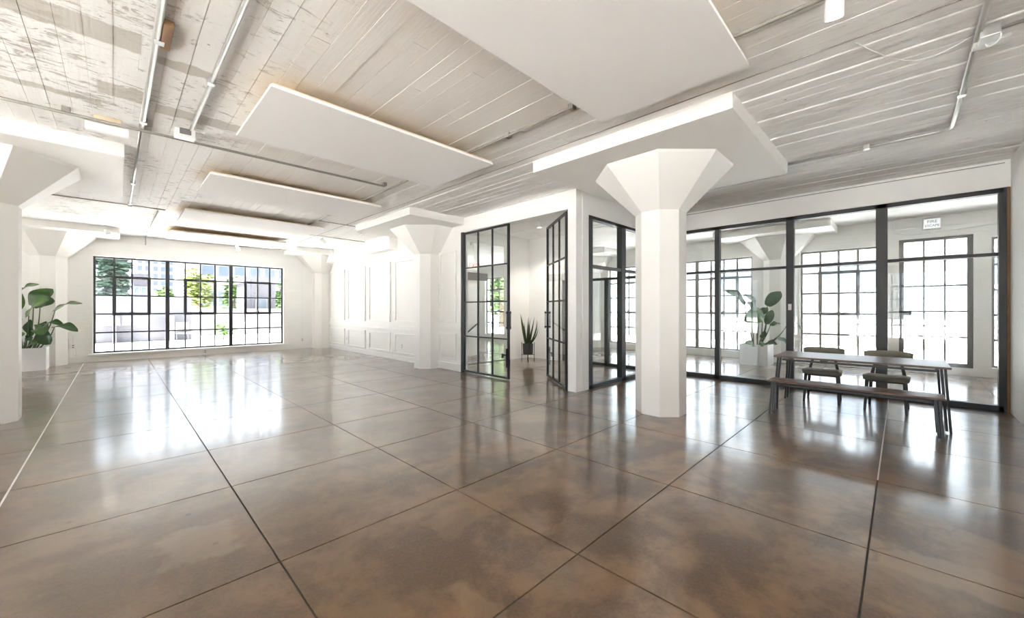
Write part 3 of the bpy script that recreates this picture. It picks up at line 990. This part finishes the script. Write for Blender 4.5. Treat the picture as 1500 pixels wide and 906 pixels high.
# handrail of the stairs
hr = thing('handrail', 'dark metal handrail sloping up the grey stair wall', 'handrail', (6.6, 9.1, 0))
obj('rail', bm_tube(bmesh.new(), [(6.98, 9.1, 0.42), (6.9, 9.06, 0.46), (7.70, 9.06, 0.98)], 0.022, 8), 'steel_dark', hr, True)
for xx, zz in ((7.0, 0.52), (7.6, 0.91)):
    obj('bracket', bm_tube(bmesh.new(), [(xx, 9.15, zz - 0.06), (xx, 9.06, zz - 0.02)], 0.01, 6), 'steel_dark', hr)


# ------------------------------------------------------------------ table, bench, chairs
def bar(bm, a, b, w, d, w1=None, d1=None):
    """tapered rectangular bar from a to b"""
    a, b = Vector(a), Vector(b)
    w1 = w1 or w
    d1 = d1 or d
    r0 = [bm.verts.new(a + Vector((p * w / 2, q * d / 2, 0))) for p, q in ((-1, -1), (1, -1), (1, 1), (-1, 1))]
    r1 = [bm.verts.new(b + Vector((p * w1 / 2, q * d1 / 2, 0))) for p, q in ((-1, -1), (1, -1), (1, 1), (-1, 1))]
    flip = b.z < a.z
    for k in range(4):
        f = (r0[k], r0[(k + 1) % 4], r1[(k + 1) % 4], r1[k])
        bm.faces.new(f[::-1] if flip else f)
    bm.faces.new(r0 if flip else r0[::-1])
    bm.faces.new(r1[::-1] if flip else r1)
    return bm


def trestle(name, label, cat, x0, x1, y0, y1, zt, fx0, fx1, fy0, fy1, th):
    t_ = thing(name, label, cat, ((x0 + x1) / 2, (y0 + y1) / 2, 0))
    box('top', 'walnut', (x0, x1, y0, y1, zt - th, zt), t_, 0.004)
    rb = bmesh.new()
    for xx in (x0 + 0.07, x1 - 0.07):
        bm_box(rb, xx - 0.012, xx + 0.012, y0 + 0.1, y1 - 0.1, zt - th - 0.045, zt - th - 0.02)
    for yy in (y0 + 0.1, y1 - 0.1):
        bm_box(rb, x0 + 0.07, x1 - 0.07, yy - 0.012, yy + 0.012, zt - th - 0.045, zt - th - 0.02)
    obj('under_frame', rb, 'black_leg', t_)
    for f in (0.33, 0.67):
        yy = y0 + (y1 - y0) * f
        for xx in (x0 + 0.07, x1 - 0.07):
            box('fixing_block', 'black_leg', (xx - 0.03, xx + 0.03, yy - 0.04, yy + 0.04, zt - th - 0.03, zt - th), t_)
    for (tx, bx_) in ((x0 + 0.06, fx0), (x1 - 0.1, fx1)):
        for (ty, by_) in ((y0 + 0.045, fy0), (y1 - 0.045, fy1)):
            bm = bmesh.new()
            s_ = 1 if ty > (y0 + y1) / 2 else -1
            bar(bm, (bx_, by_, 0.0), (tx, ty, zt - th), 0.032, 0.022)
            bar(bm, (bx_, by_ - s_ * 0.03, 0.02), (tx, ty - s_ * 0.03, zt - th), 0.032, 0.022)
            obj('leg', bm, 'black_leg', t_)
    return t_


trestle('dining_table', 'long narrow dining table with walnut top and black splayed legs', 'table', 6.50, 7.36, -0.40, 1.27, 0.75, 6.60, 7.40, -0.40, 1.29, 0.025)
trestle('bench', 'low walnut topped bench on black legs in front of the table', 'bench', 6.15, 6.485, -0.34, 1.27, 0.45, 6.18, 6.46, -0.32, 1.25, 0.025)


def chair(label, cx, cy_, rot=0.0):
    """faces -x; cx,cy = seat centre on the floor"""
    t_ = thing('dining_chair', label, 'chair', (0, 0, 0), 'dining chairs at the table')
    sb_ = bmesh.new()
    # upholstered seat: rounded slab, front wider, dished
    nx, ny = 8, 8
    top, bot = [], []
    for i in range(nx + 1):
        fx = i / nx * 2 - 1
        rt, rb_ = [], []
        for j in range(ny + 1):
            fy = j / ny * 2 - 1
            e = max(abs(fx), abs(fy)) ** 6
            hw = 0.245 - 0.02 * (fx + 1) / 2
            px, py = fx * 0.225 * (1 - 0.05 * abs(fy) ** 4), fy * hw * (1 - 0.05 * abs(fx) ** 4)
            z = 0.475 - 0.018 * e + 0.012 * fy * fy - 0.006 * fx
            rt.append(sb_.verts.new((px, py, z)))
            rb_.append(sb_.verts.new((px * 0.96, py * 0.96, 0.42)))
        top.append(rt)
        bot.append(rb_)
    for i in range(nx):
        for j in range(ny):
            sb_.faces.new((top[i][j], top[i + 1][j], top[i + 1][j + 1], top[i][j + 1]))
            sb_.faces.new((bot[i][j], bot[i][j + 1], bot[i + 1][j + 1], bot[i + 1][j]))
    for i in range(nx):
        sb_.faces.new((top[i][0], bot[i][0], bot[i + 1][0], top[i + 1][0]))
        sb_.faces.new((top[i][ny], top[i + 1][ny], bot[i + 1][ny], bot[i][ny]))
    for j in range(ny):
        sb_.faces.new((top[0][j], top[0][j + 1], bot[0][j + 1], bot[0][j]))
        sb_.faces.new((top[nx][j], bot[nx][j], bot[nx][j + 1], top[nx][j + 1]))
    obj('seat', sb_, 'olive', t_, True)
    # seat rails
    rl = bmesh.new()
    bm_box(rl, -0.19, -0.16, -0.19, 0.19, 0.395, 0.437, 0.004)
    bm_box(rl, 0.16, 0.19, -0.18, 0.18, 0.395, 0.437, 0.004)
    for s_ in (-1, 1):
        bm_box(rl, -0.16, 0.16, s_ * 0.185 - 0.014, s_ * 0.185 + 0.014, 0.395, 0.437, 0.004)
    obj('seat_frame', rl, 'dark_wood', t_)
    for s_ in (-1, 1):
        obj('leg', bar(bmesh.new(), (-0.235, s_ * 0.205, 0), (-0.175, s_ * 0.185, 0.437), 0.028, 0.028, 0.045, 0.04), 'dark_wood', t_)
        bm = bmesh.new()
        bar(bm, (0.245, s_ * 0.2, 0), (0.19, s_ * 0.175, 0.43), 0.028, 0.028, 0.045, 0.038)
        bar(bm, (0.19, s_ * 0.175, 0.43), (0.262, s_ * 0.12, 0.70), 0.045, 0.038, 0.03, 0.03)
        obj('leg', bm, 'dark_wood', t_)
    # curved backrest
    bk = bmesh.new()
    rows = []
    n = 14
    for i in range(n + 1):
        f = i / n * 2 - 1
        yy = f * 0.255
        xx = 0.268 - 0.085 * f * f
        hh = 0.066 * (1 - 0.25 * abs(f) ** 5)
        ring = []
        for k in range(8):
            a = 2 * math.pi * k / 8
            ring.append(bk.verts.new((xx + 0.02 * math.cos(a) + 0.12 * hh * math.sin(a), yy, 0.735 + hh * math.copysign(abs(math.sin(a)) ** 0.6, math.sin(a)))))
        rows.append(ring)
    for a, b in zip(rows[:-1], rows[1:]):
        for k in range(8):
            bk.faces.new((a[k], b[k], b[(k + 1) % 8], a[(k + 1) % 8]))
    bk.faces.new(rows[0])
    bk.faces.new(rows[-1][::-1])
    obj('backrest', bk, 'olive', t_, True)
    t_.location = (cx, cy_, 0)
    t_.rotation_euler = (0, 0, rot)
    return t_


ch = chair('dark wooden chair with olive padded seat on the planter side of the table', 7.60, 0.85, R(2))
c2 = copy_tree(ch)
c2['label'] = 'dark wooden chair with olive padded seat on the plain white wall side of the table'
c2.location = (7.55, 0.14, 0)
c2.rotation_euler = (0, 0, R(-3))

# ------------------------------------------------------------------ plants
VR, VF = Vector((0.7037, -0.7105, 0)), Vector((0.7105, 0.7037, 0))


def paddle(bm, base, tip, width, arch=0.12, fold=0.25, face=None, nl=10, tear=0):
    """broad paddle leaf from base to tip; face = direction its upper side looks to"""
    base, tip = Vector(base), Vector(tip)
    d = tip - base
    ln = d.length
    d.normalize()
    up = Vector(face or (0, 0, 1))
    nrm = (up - d * up.dot(d)).normalized()
    side = d.cross(nrm)
    rows = []
    for i in range(nl + 1):
        f = i / nl
        w = width * 0.5 * (math.sin(math.pi * min(1, f * 0.93 + 0.07)) ** 0.6) * (1 - 0.15 * f)
        if i == nl:
            w = 0.002
        c = base + d * (ln * f) + nrm * (arch * ln * math.sin(math.pi * f)) - Vector((0, 0, 1)) * (0.10 * ln * f * f)
        row = []
        for k in (-1, -0.5, 0, 0.5, 1):
            wave = 0.02 * math.sin(9 * f + 3 * k)
            row.append(bm.verts.new(c + side * (w * k) + nrm * (fold * w * abs(k) + wave * abs(k))))
        rows.append(row)
    for a, b in zip(rows[:-1], rows[1:]):
        for k in range(4):
            bm.faces.new((a[k], a[k + 1], b[k + 1], b[k]))
    return bm


def curve_pts(a, b, bow, n=8):
    a, b = Vector(a), Vector(b)
    return [a.lerp(b, k / n) + bow * math.sin(math.pi * k / n) for k in range(n + 1)]


def paradise_plant(label, centre, top, leaves, mat):
    t_ = thing('potted_plant', label, 'plant', (centre[0], centre[1], top - 0.05))
    cx, cy_ = centre
    for i, (br, bh, bd, tr, th_, td, w, fc) in enumerate(leaves):
        root = Vector((cx, cy_, top - 0.08)) + VR * (br * 0.22) + VF * (bd * 0.22) + Vector((random.uniform(-.05, .05), random.uniform(-.05, .05), 0))
        b = Vector((cx, cy_, 0)) + VR * br + VF * bd + Vector((0, 0, bh))
        tp = Vector((cx, cy_, 0)) + VR * tr + VF * td + Vector((0, 0, th_))
        face = -VF * fc[1] + VR * fc[0] + Vector((0, 0, fc[2]))
        lf = obj('leaf', paddle(bmesh.new(), b, tp, w * 1.3, 0.08, 0.22, face), mat, t_, True)
        bow = (VR * br + VF * bd) * 0.12
        obj('stalk', bm_tube(bmesh.new(), curve_pts(root, b + (tp - b) * 0.02, Vector((bow.x, bow.y, 0.02))), 0.016, 7, 0.008), 'stalk', lf, True)
    return t_


def planter(label, x0, x1, y0, y1, h):
    t_ = thing('planter_box', label, 'planter', ((x0 + x1) / 2, (y0 + y1) / 2, 0))
    bm = bmesh.new()
    th = 0.025
    bm_box(bm, x0, x1, y0, y0 + th, 0, h, 0.003)
    bm_box(bm, x0, x1, y1 - th, y1, 0, h, 0.003)
    bm_box(bm, x0, x0 + th, y0 + th, y1 - th, 0, h)
    bm_box(bm, x1 - th, x1, y0 + th, y1 - th, 0, h)
    bm_box(bm, x0 + th, x1 - th, y0 + th, y1 - th, 0.02, 0.05)
    obj('box_wall', bm, 'planter', t_)
    box('soil', 'soil', (x0 + th, x1 - th, y0 + th, y1 - th, 0.05, h - 0.05), t_)


planter('white square planter by the big window', -1.73, -1.12, 13.9, 14.5, 0.515)
planter('white square planter inside the glass room', 11.15, 11.78, 2.3, 2.92, 0.515)
# leaf: base (right, height, depth), tip (right, height, depth), width, facing (right, towards viewer, up)
paradise_plant('leafy bird of paradise plant in the planter by the big window', (-1.43, 14.2), 0.5, [
    (0.16, 1.24, -0.1, 0.80, 1.68, -0.25, 0.34, (-0.3, 0.8, 0.6)),
    (0.45, 1.34, 0.15, 1.10, 1.60, 0.15, 0.22, (0.1, 0.3, 0.9)),
    (0.02, 1.45, 0.1, 0.30, 1.93, 0.25, 0.34, (0.2, 0.9, 0.2)),
    (0.18, 1.52, 0.1, 0.52, 1.62, 0.1, 0.24, (0.1, 0.9, 0.3)),
    (-0.16, 1.72, -0.05, 0.28, 2.02, 0.0, 0.24, (-0.3, 0.6, 0.8)),
    (-0.08, 1.34, -0.15, 0.12, 1.86, -0.25, 0.20, (0.7, 0.5, 0.2)),
    (-0.25, 1.30, -0.1, -0.55, 1.75, -0.2, 0.28, (0.4, 0.8, 0.4)),
    (-0.3, 1.1, 0.1, -0.85, 1.25, 0.1, 0.26, (0.1, 0.6, 0.8)),
    (0.62, 0.99, 0.0, 1.28, 0.96, -0.1, 0.20, (0.0, 0.4, 0.9)),
    (0.36, 1.0, 0.0, 0.68, 0.88, -0.25, 0.26, (0.2, 0.8, 0.6)),
    (0.42, 0.86, -0.1, 0.78, 0.66, -0.2, 0.26, (0.0, 0.9, 0.5)),
    (0.38, 0.62, -0.25, 0.66, 0.68, -0.35, 0.12, (0.0, 0.9, 0.5)),
    (0.25, 1.06, 0.15, 0.66, 1.08, 0.15, 0.16, (0.0, 0.5, 0.9)),
    (-0.12, 0.98, -0.2, 0.24, 0.98, -0.3, 0.18, (0.1, 0.7, 0.7)),
    (0.05, 0.75, -0.2, 0.10, 1.05, -0.25, 0.12, (0.3, 0.8, 0.3)),
    (-0.10, 0.7, -0.15, -0.2, 1.0, -0.3, 0.14, (0.3, 0.8, 0.3)),
    (0.10, 0.72, -0.28, 0.42, 0.90, -0.38, 0.15, (-0.2, 0.9, 0.3)),
    (0.22, 0.66, -0.22, 0.50, 0.80, -0.30, 0.14, (-0.2, 0.9, 0.4)),
    (-0.02, 0.78, 0.1, -0.05, 1.20, 0.1, 0.16, (0.1, 0.9, 0.2)),
    (0.10, 0.80, 0.15, 0.20, 1.15, 0.2, 0.15, (0.1, 0.9, 0.2)),
    (0.28, 0.85, -0.05, 0.52, 1.04, -0.15, 0.20, (0.0, 0.9, 0.4)),
], 'leaf')
paradise_plant('dusty green bird of paradise plant in the planter inside the glass room', (11.47, 2.6), 0.5, [
    (-0.36, 1.52, -0.1, -0.90, 1.95, -0.15, 0.20, (0.3, 0.9, 0.5)),
    (-0.10, 1.36, -0.1, -0.36, 1.84, -0.1, 0.24, (0.6, 0.7, 0.2)),
    (0.02, 1.30, -0.2, -0.50, 1.16, -0.3, 0.34, (0.2, 0.9, 0.4)),
    (0.26, 1.48, 0.0, 0.61, 1.90, 0.0, 0.24, (-0.4, 0.8, 0.3)),
    (0.18, 1.02, -0.1, 0.33, 1.42, -0.1, 0.16, (-0.5, 0.8, 0.1)),
    (0.06, 1.26, 0.0, 0.29, 1.46, 0.0, 0.14, (0.2, 0.7, 0.6)),
    (-0.02, 1.40, 0.1, -0.14, 1.62, 0.15, 0.16, (0.2, 0.9, 0.2)),
    (0.72, 1.08, -0.1, 1.18, 0.74, -0.15, 0.12, (0.5, 0.6, 0.7)),
    (0.40, 0.98, 0.1, 0.66, 1.06, 0.1, 0.10, (0.0, 0.6, 0.8)),
    (0.36, 0.70, -0.2, 0.66, 0.46, -0.25, 0.15, (0.5, 0.7, 0.5)),
    (-0.30, 0.50, -0.35, -0.54, 0.62, -0.4, 0.12, (0.0, 0.8, 0.7)),
    (-0.08, 0.60, -0.3, -0.12, 0.50, -0.4, 0.12, (0.0, 1.0, 0.2)),
    (0.12, 0.58, -0.25, 0.28, 0.56, -0.35, 0.11, (0.0, 0.9, 0.5)),
    (-0.02, 0.68, -0.2, 0.06, 0.88, -0.25, 0.11, (0.0, 1.0, 0.2)),
], 'leaf_pale')

# snake plant on a metal stand
sx, sy = 7.72, 7.05
st = thing('plant_stand', 'black wire plant stand in the vestibule', 'plant stand', (sx, sy, 0))
for k in range(4):
    a = R(45 + 90 * k)
    px, py = sx + 0.165 * math.cos(a), sy + 0.165 * math.sin(a)
    obj('leg', bm_tube(bmesh.new(), [(px, py, 0), (px, py, 0.52)], 0.009, 6), 'black_leg', st)
rb = bmesh.new()
for k in range(2):
    a = R(45 + 90 * k)
    bm_tube(rb, [(sx - 0.165 * math.cos(a), sy - 0.165 * math.sin(a), 0.19), (sx + 0.165 * math.cos(a), sy + 0.165 * math.sin(a), 0.19)], 0.009, 6)
obj('cross_bar', rb, 'black_leg', st)
pt = thing('plant_pot', 'round dark grey pot on the black wire stand', 'pot', (sx, sy, 0.2))
obj('pot_body', bm_lathe(bmesh.new(), [(0.12, 0.2), (0.135, 0.22), (0.142, 0.48), (0.125, 0.48), (0.12, 0.44)], sx, sy), 'dark_pot', pt, False)
obj('soil', bm_lathe(bmesh.new(), [(0.119, 0.40), (0.119, 0.45)], sx, sy), 'soil', pt)
sp = thing('snake_plant', 'upright sword-leaf plant in the dark grey pot', 'plant', (sx, sy, 0.45))
for (r0, r1, d1, h, w, bw) in ((-0.05, -0.20, 0.05, 1.28, 0.085, 0.0), (-0.03, -0.10, -0.1, 1.05, 0.07, 0.02), (-0.02, 0.02, 0.1, 1.2, 0.06, 0.0), (0.0, 0.08, -0.05, 1.18, 0.08, 0.03),
                               (0.03, 0.18, 0.05, 1.2, 0.07, 0.0), (0.04, 0.24, 0.0, 1.12, 0.06, -0.06), (0.05, 0.27, -0.05, 0.92, 0.06, -0.05), (0.0, 0.05, 0.1, 1.0, 0.07, 0.0),
                               (0.02, 0.12, -0.1, 0.98, 0.07, 0.0), (-0.05, -0.13, 0.1, 0.95, 0.06, 0.0), (0.04, 0.15, 0.12, 1.05, 0.06, 0.0)):
    bm = bmesh.new()
    b0 = Vector((sx, sy, 0.44)) + VR * r0
    b1 = Vector((sx, sy, h)) + VR * r1 + VF * d1
    rows = []
    tw = random.uniform(-0.5, 0.5)
    for i in range(9):
        f = i / 8
        c = b0.lerp(b1, f) + Vector((0, 0, 1)) * bw * 0 + VR * (-bw * math.sin(math.pi * f))
        ww = w * 0.4 * (0.75 + 0.4 * math.sin(math.pi * f)) * (1 - f ** 5) + 0.001
        s_ = (VR * math.cos(tw + f) + VF * math.sin(tw + f))
        n_ = Vector((0, 0, 1)).cross(s_)
        rows.append([bm.verts.new(c - s_ * ww), bm.verts.new(c + n_ * 0.012 * (1 - f)), bm.verts.new(c + s_ * ww)])
    for a, b in zip(rows[:-1], rows[1:]):
        for k in range(2):
            bm.faces.new((a[k], a[k + 1], b[k + 1], b[k]))
    obj('leaf', bm, 'snake', sp, True)


# ------------------------------------------------------------------ outdoors
tag(box('ground', 'terrace', (-60, 120, 15.4, 120, -0.3, -0.05)), 'bright pale terrace outside the wide window', None, None, 'structure')
tag(box('ground_street', 'terrace', (12.8, 120, -60, 15.4, -0.3, -0.05)), 'bright pale ground outside the glass room', None, None, 'structure')
tag(box('ground_west', 'terrace', (-60, -4.9, -60, 15.4, -0.3, -0.05)), 'pale ground outside the west wall', None, None, 'structure')
tag(box('ground_south', 'terrace', (-4.9, 12.8, -60, -8.3, -0.3, -0.05)), 'pale ground outside the south wall', None, None, 'structure')

bw_ = thing('boundary_wall', 'pale grey boundary wall across the terrace', 'wall', (0, 24, 0))
box('wall_body', 'ext_white', (-3.0, 2.55, 24, 24.3, -0.05, 1.9), bw_)
box('coping', 'ext_cream', (-3.05, 2.6, 23.95, 24.35, 1.9, 2.0), bw_)
for xx in (-0.1, 1.75):
    box('buttress', 'ext_white', (xx, xx + 0.12, 23.3, 24.0, -0.05, 1.1), bw_)
lw = thing('low_terrace_wall', 'low white wall behind the terrace chairs', 'wall', (6, 27, 0))
box('wall_body', 'ext_cream', (2.6, 12, 27, 27.3, -0.05, 1.35), lw)
box('coping', 'ext_cream', (2.6, 12, 26.95, 27.35, 1.35, 1.42), lw)


def tree(name, label, x, y, h, rx, rz, mat, n=900, leaf=0.35, trunk=0.16, group=None):
    t_ = thing(name, label, 'tree', (x, y, -0.05), group)
    obj('trunk', bm_tube(bmesh.new(), [(x, y, -0.05), (x + 0.05, y, h * 0.5), (x, y, h * 0.8)], trunk, 8, trunk * 0.4), 'bark', t_)
    bm = bmesh.new()
    blobs = [(random.uniform(-.5, .5) * rx, random.uniform(-.5, .5) * rx, random.uniform(-.55, .55) * rz, random.uniform(.45, .7)) for _ in range(9)]
    for _ in range(n):
        bx_, by_, bz_, br = random.choice(blobs)
        v = Vector((random.gauss(0, 1), random.gauss(0, 1), random.gauss(0, 1))).normalized() * (random.random() ** 0.35) * br
        c = Vector((x + bx_ + v.x * rx, y + by_ + v.y * rx, h - rz + bz_ + v.z * rz))
        q = Matrix.Rotation(random.uniform(0, 6.28), 3, 'Z') @ Matrix.Rotation(random.uniform(0, 3.1), 3, 'X')
        s_ = leaf * random.uniform(0.6, 1.3)
        bm.faces.new([bm.verts.new(c + q @ Vector(p)) for p in ((-s_, 0, 0), (0, -s_ * 0.45, s_ * 0.15), (s_, 0, 0), (0, s_ * 0.45, s_ * 0.15))])
    obj('crown', bm, mat, t_)
    return t_


tree('conifer', 'tall dark green tree behind the boundary wall', -0.1, 33, 7.4, 0.75, 3.4, 'tree_dark', 2200, 0.25, 0.2)
tree('tree', 'low green tree peeking over the end of the boundary wall', 1.9, 28.5, 2.75, 0.65, 0.8, 'tree_leaf', 600, 0.14)
tree('tree', 'broad yellow-green tree above the low terrace wall', 3.7, 31.5, 4.2, 0.9, 1.5, 'tree_leaf_light', 1100, 0.16)
tree('tree', 'slim green tree in front of the white flats with blue windows', 5.55, 32, 3.9, 0.55, 1.3, 'tree_leaf', 700, 0.16)
tree('tree', 'leafy green tree beyond the pale terrace house', 8.7, 33, 3.6, 0.7, 1.3, 'tree_leaf', 700, 0.16)
tree('shrub', 'low green shrub on the terrace in front of the low wall', 3.55, 22.6, 0.85, 0.45, 0.35, 'tree_leaf', 400, 0.08, 0.04)
for q, (xx, yy, hh, rr) in enumerate(((22, 23, 6.5, 2.6), (25, 29, 8, 3.0), (19.5, 18.3, 5.0, 1.8), (28, 20, 7.5, 3))):
    tree('tree', ('leafy green street tree straight outside the stair hall window', 'large yellow-green street tree far outside the stair hall window', 'small green street tree close outside the stair hall window', 'yellow-green street tree furthest along outside the stair hall window')[q], xx, yy, hh, rr, hh * 0.42, 'tree_leaf_light' if q % 2 else 'tree_leaf', 1500, 0.35, 0.2, 'street trees outside the stair hall')


def building(name, label, x0, x1, y0, y1, h, wall, cols, rows, ww, wh, zb, dz, winmat='ext_glass', face='s'):
    t_ = thing(name, label, 'building', ((x0 + x1) / 2, (y0 + y1) / 2, -0.05))
    box('wall_body', wall, (x0, x1, y0, y1, -0.05, h), t_)
    box('roof_edge', wall, (x0 - 0.15, x1 + 0.15, y0 - 0.15, y1 + 0.15, h, h + 0.4), t_)
    for i in range(cols):
        for j in range(rows):
            z = zb + j * dz
            if z + wh > h:
                continue
            if face == 's':
                c = x0 + (x1 - x0) * (i + 0.5) / cols
                f = box('window_frame', 'ext_cream', (c - ww / 2 - 0.06, c + ww / 2 + 0.06, y0 - 0.10, y0, z - 0.06, z + wh + 0.06), t_)
                box('pane', winmat, (c - ww / 2, c + ww / 2, y0 - 0.13, y0 - 0.09, z, z + wh), f)
            else:
                c = y0 + (y1 - y0) * (i + 0.5) / cols
                f = box('window_frame', 'ext_cream', (x0 - 0.1, x0, c - ww / 2 - 0.06, c + ww / 2 + 0.06, z - 0.06, z + wh + 0.06), t_)
                box('pane', winmat, (x0 - 0.13, x0 - 0.09, c - ww / 2, c + ww / 2, z, z + wh), f)
    return t_


building('glass_tower', 'blue glass tower beside the dark tree', -4.5, -0.9, 45, 52, 9.5, 'ext_blue', 4, 9, 0.7, 1.1, 1.5, 1.8, 'ext_blue')
building('apartment_tower', 'white apartment tower with rows of small windows', 1.8, 5.6, 70, 78, 12, 'ext_cream', 5, 9, 0.42, 0.55, 2.6, 0.95)
building('slate_house', 'dark slate house in front of the apartment tower', 0.95, 1.75, 42, 47, 3.7, 'ext_dark', 2, 1, 0.25, 0.5, 2.6, 1.1)
building('white_flats', 'white flats with large blue windows behind the trees', 5.9, 15.5, 50, 58, 8, 'ext_cream', 7, 2, 0.95, 1.4, 1.7, 3.1)
building('terrace_house', 'pale house at the end of the terrace', 5.6, 7.2, 28.4, 31, 3.0, 'ext_white', 1, 1, 0.5, 0.8, 1.2, 1.7)
building('shed', 'pale corrugated building across from the glass room', 24, 32, -14, 13, 3.6, 'ext_grey', 6, 1, 2.2, 0.7, 2.6, 2, 'ext_glass', 'w')
lw2 = thing('street_wall', 'low pale wall in front of the corrugated building', 'wall', (20, 0, 0))
box('wall_body', 'ext_cream', (20, 20.25, -14, 13, -0.05, 0.85), lw2)
box('coping', 'ext_cream', (19.95, 20.3, -14, 13, 0.85, 0.92), lw2)


def terrace_chair(label, x, y, rz):
    t_ = thing('terrace_chair', label, 'chair', (0, 0, 0), 'terrace chairs')
    bm = bmesh.new()
    bm_box(bm, -0.24, 0.24, -0.24, 0.24, 0.40, 0.43)
    obj('seat', bm, 'steel_grey', t_)
    bm = bmesh.new()
    bm_box(bm, -0.24, 0.24, 0.22, 0.25, 0.5, 0.85)
    obj('backrest', bm, 'steel_grey', t_)
    for a in (-0.22, 0.22):
        for b in (-0.22, 0.235):
            obj('leg', bm_tube(bmesh.new(), [(a, b, -0.05), (a, b, 0.42 if b < 0 else 0.85)], 0.015, 6), 'steel_dark', t_)
    t_.location = (x, y, 0)
    t_.rotation_euler = (0, 0, rz)


terrace_chair('grey metal chair on the terrace beside the boundary wall end', 2.05, 20.8, R(30))
terrace_chair('grey metal chair on the terrace by the cedar post', 3.75, 20.4, R(-60))
tag(box('cedar_post', 'cedar', (3.98, 4.14, 21.4, 21.6, -0.05, 1.05), None, 0.01), 'orange-brown cedar post on the terrace', 'post')

# sampling portals in the openings
portal((NW[0] + NW[1]) / 2, 15.3, (NW[2] + NW[3]) / 2, NW[1] - NW[0], NW[3] - NW[2], (0, -1, 0))
for (a, b, c, d) in EH:
    portal(12.7, (a + b) / 2, (c + d) / 2, b - a, d - c, (-1, 0, 0))
for (a, b, c, d) in WH:
    portal(-4.8, (a + b) / 2, (c + d) / 2, b - a, d - c, (1, 0, 0))
for (a, b, c, d) in SH:
    portal((a + b) / 2, -8.2, (c + d) / 2, b - a, d - c, (0, 1, 0))

for o in bpy.data.objects:
    if '_base' in o:
        del o['_base']
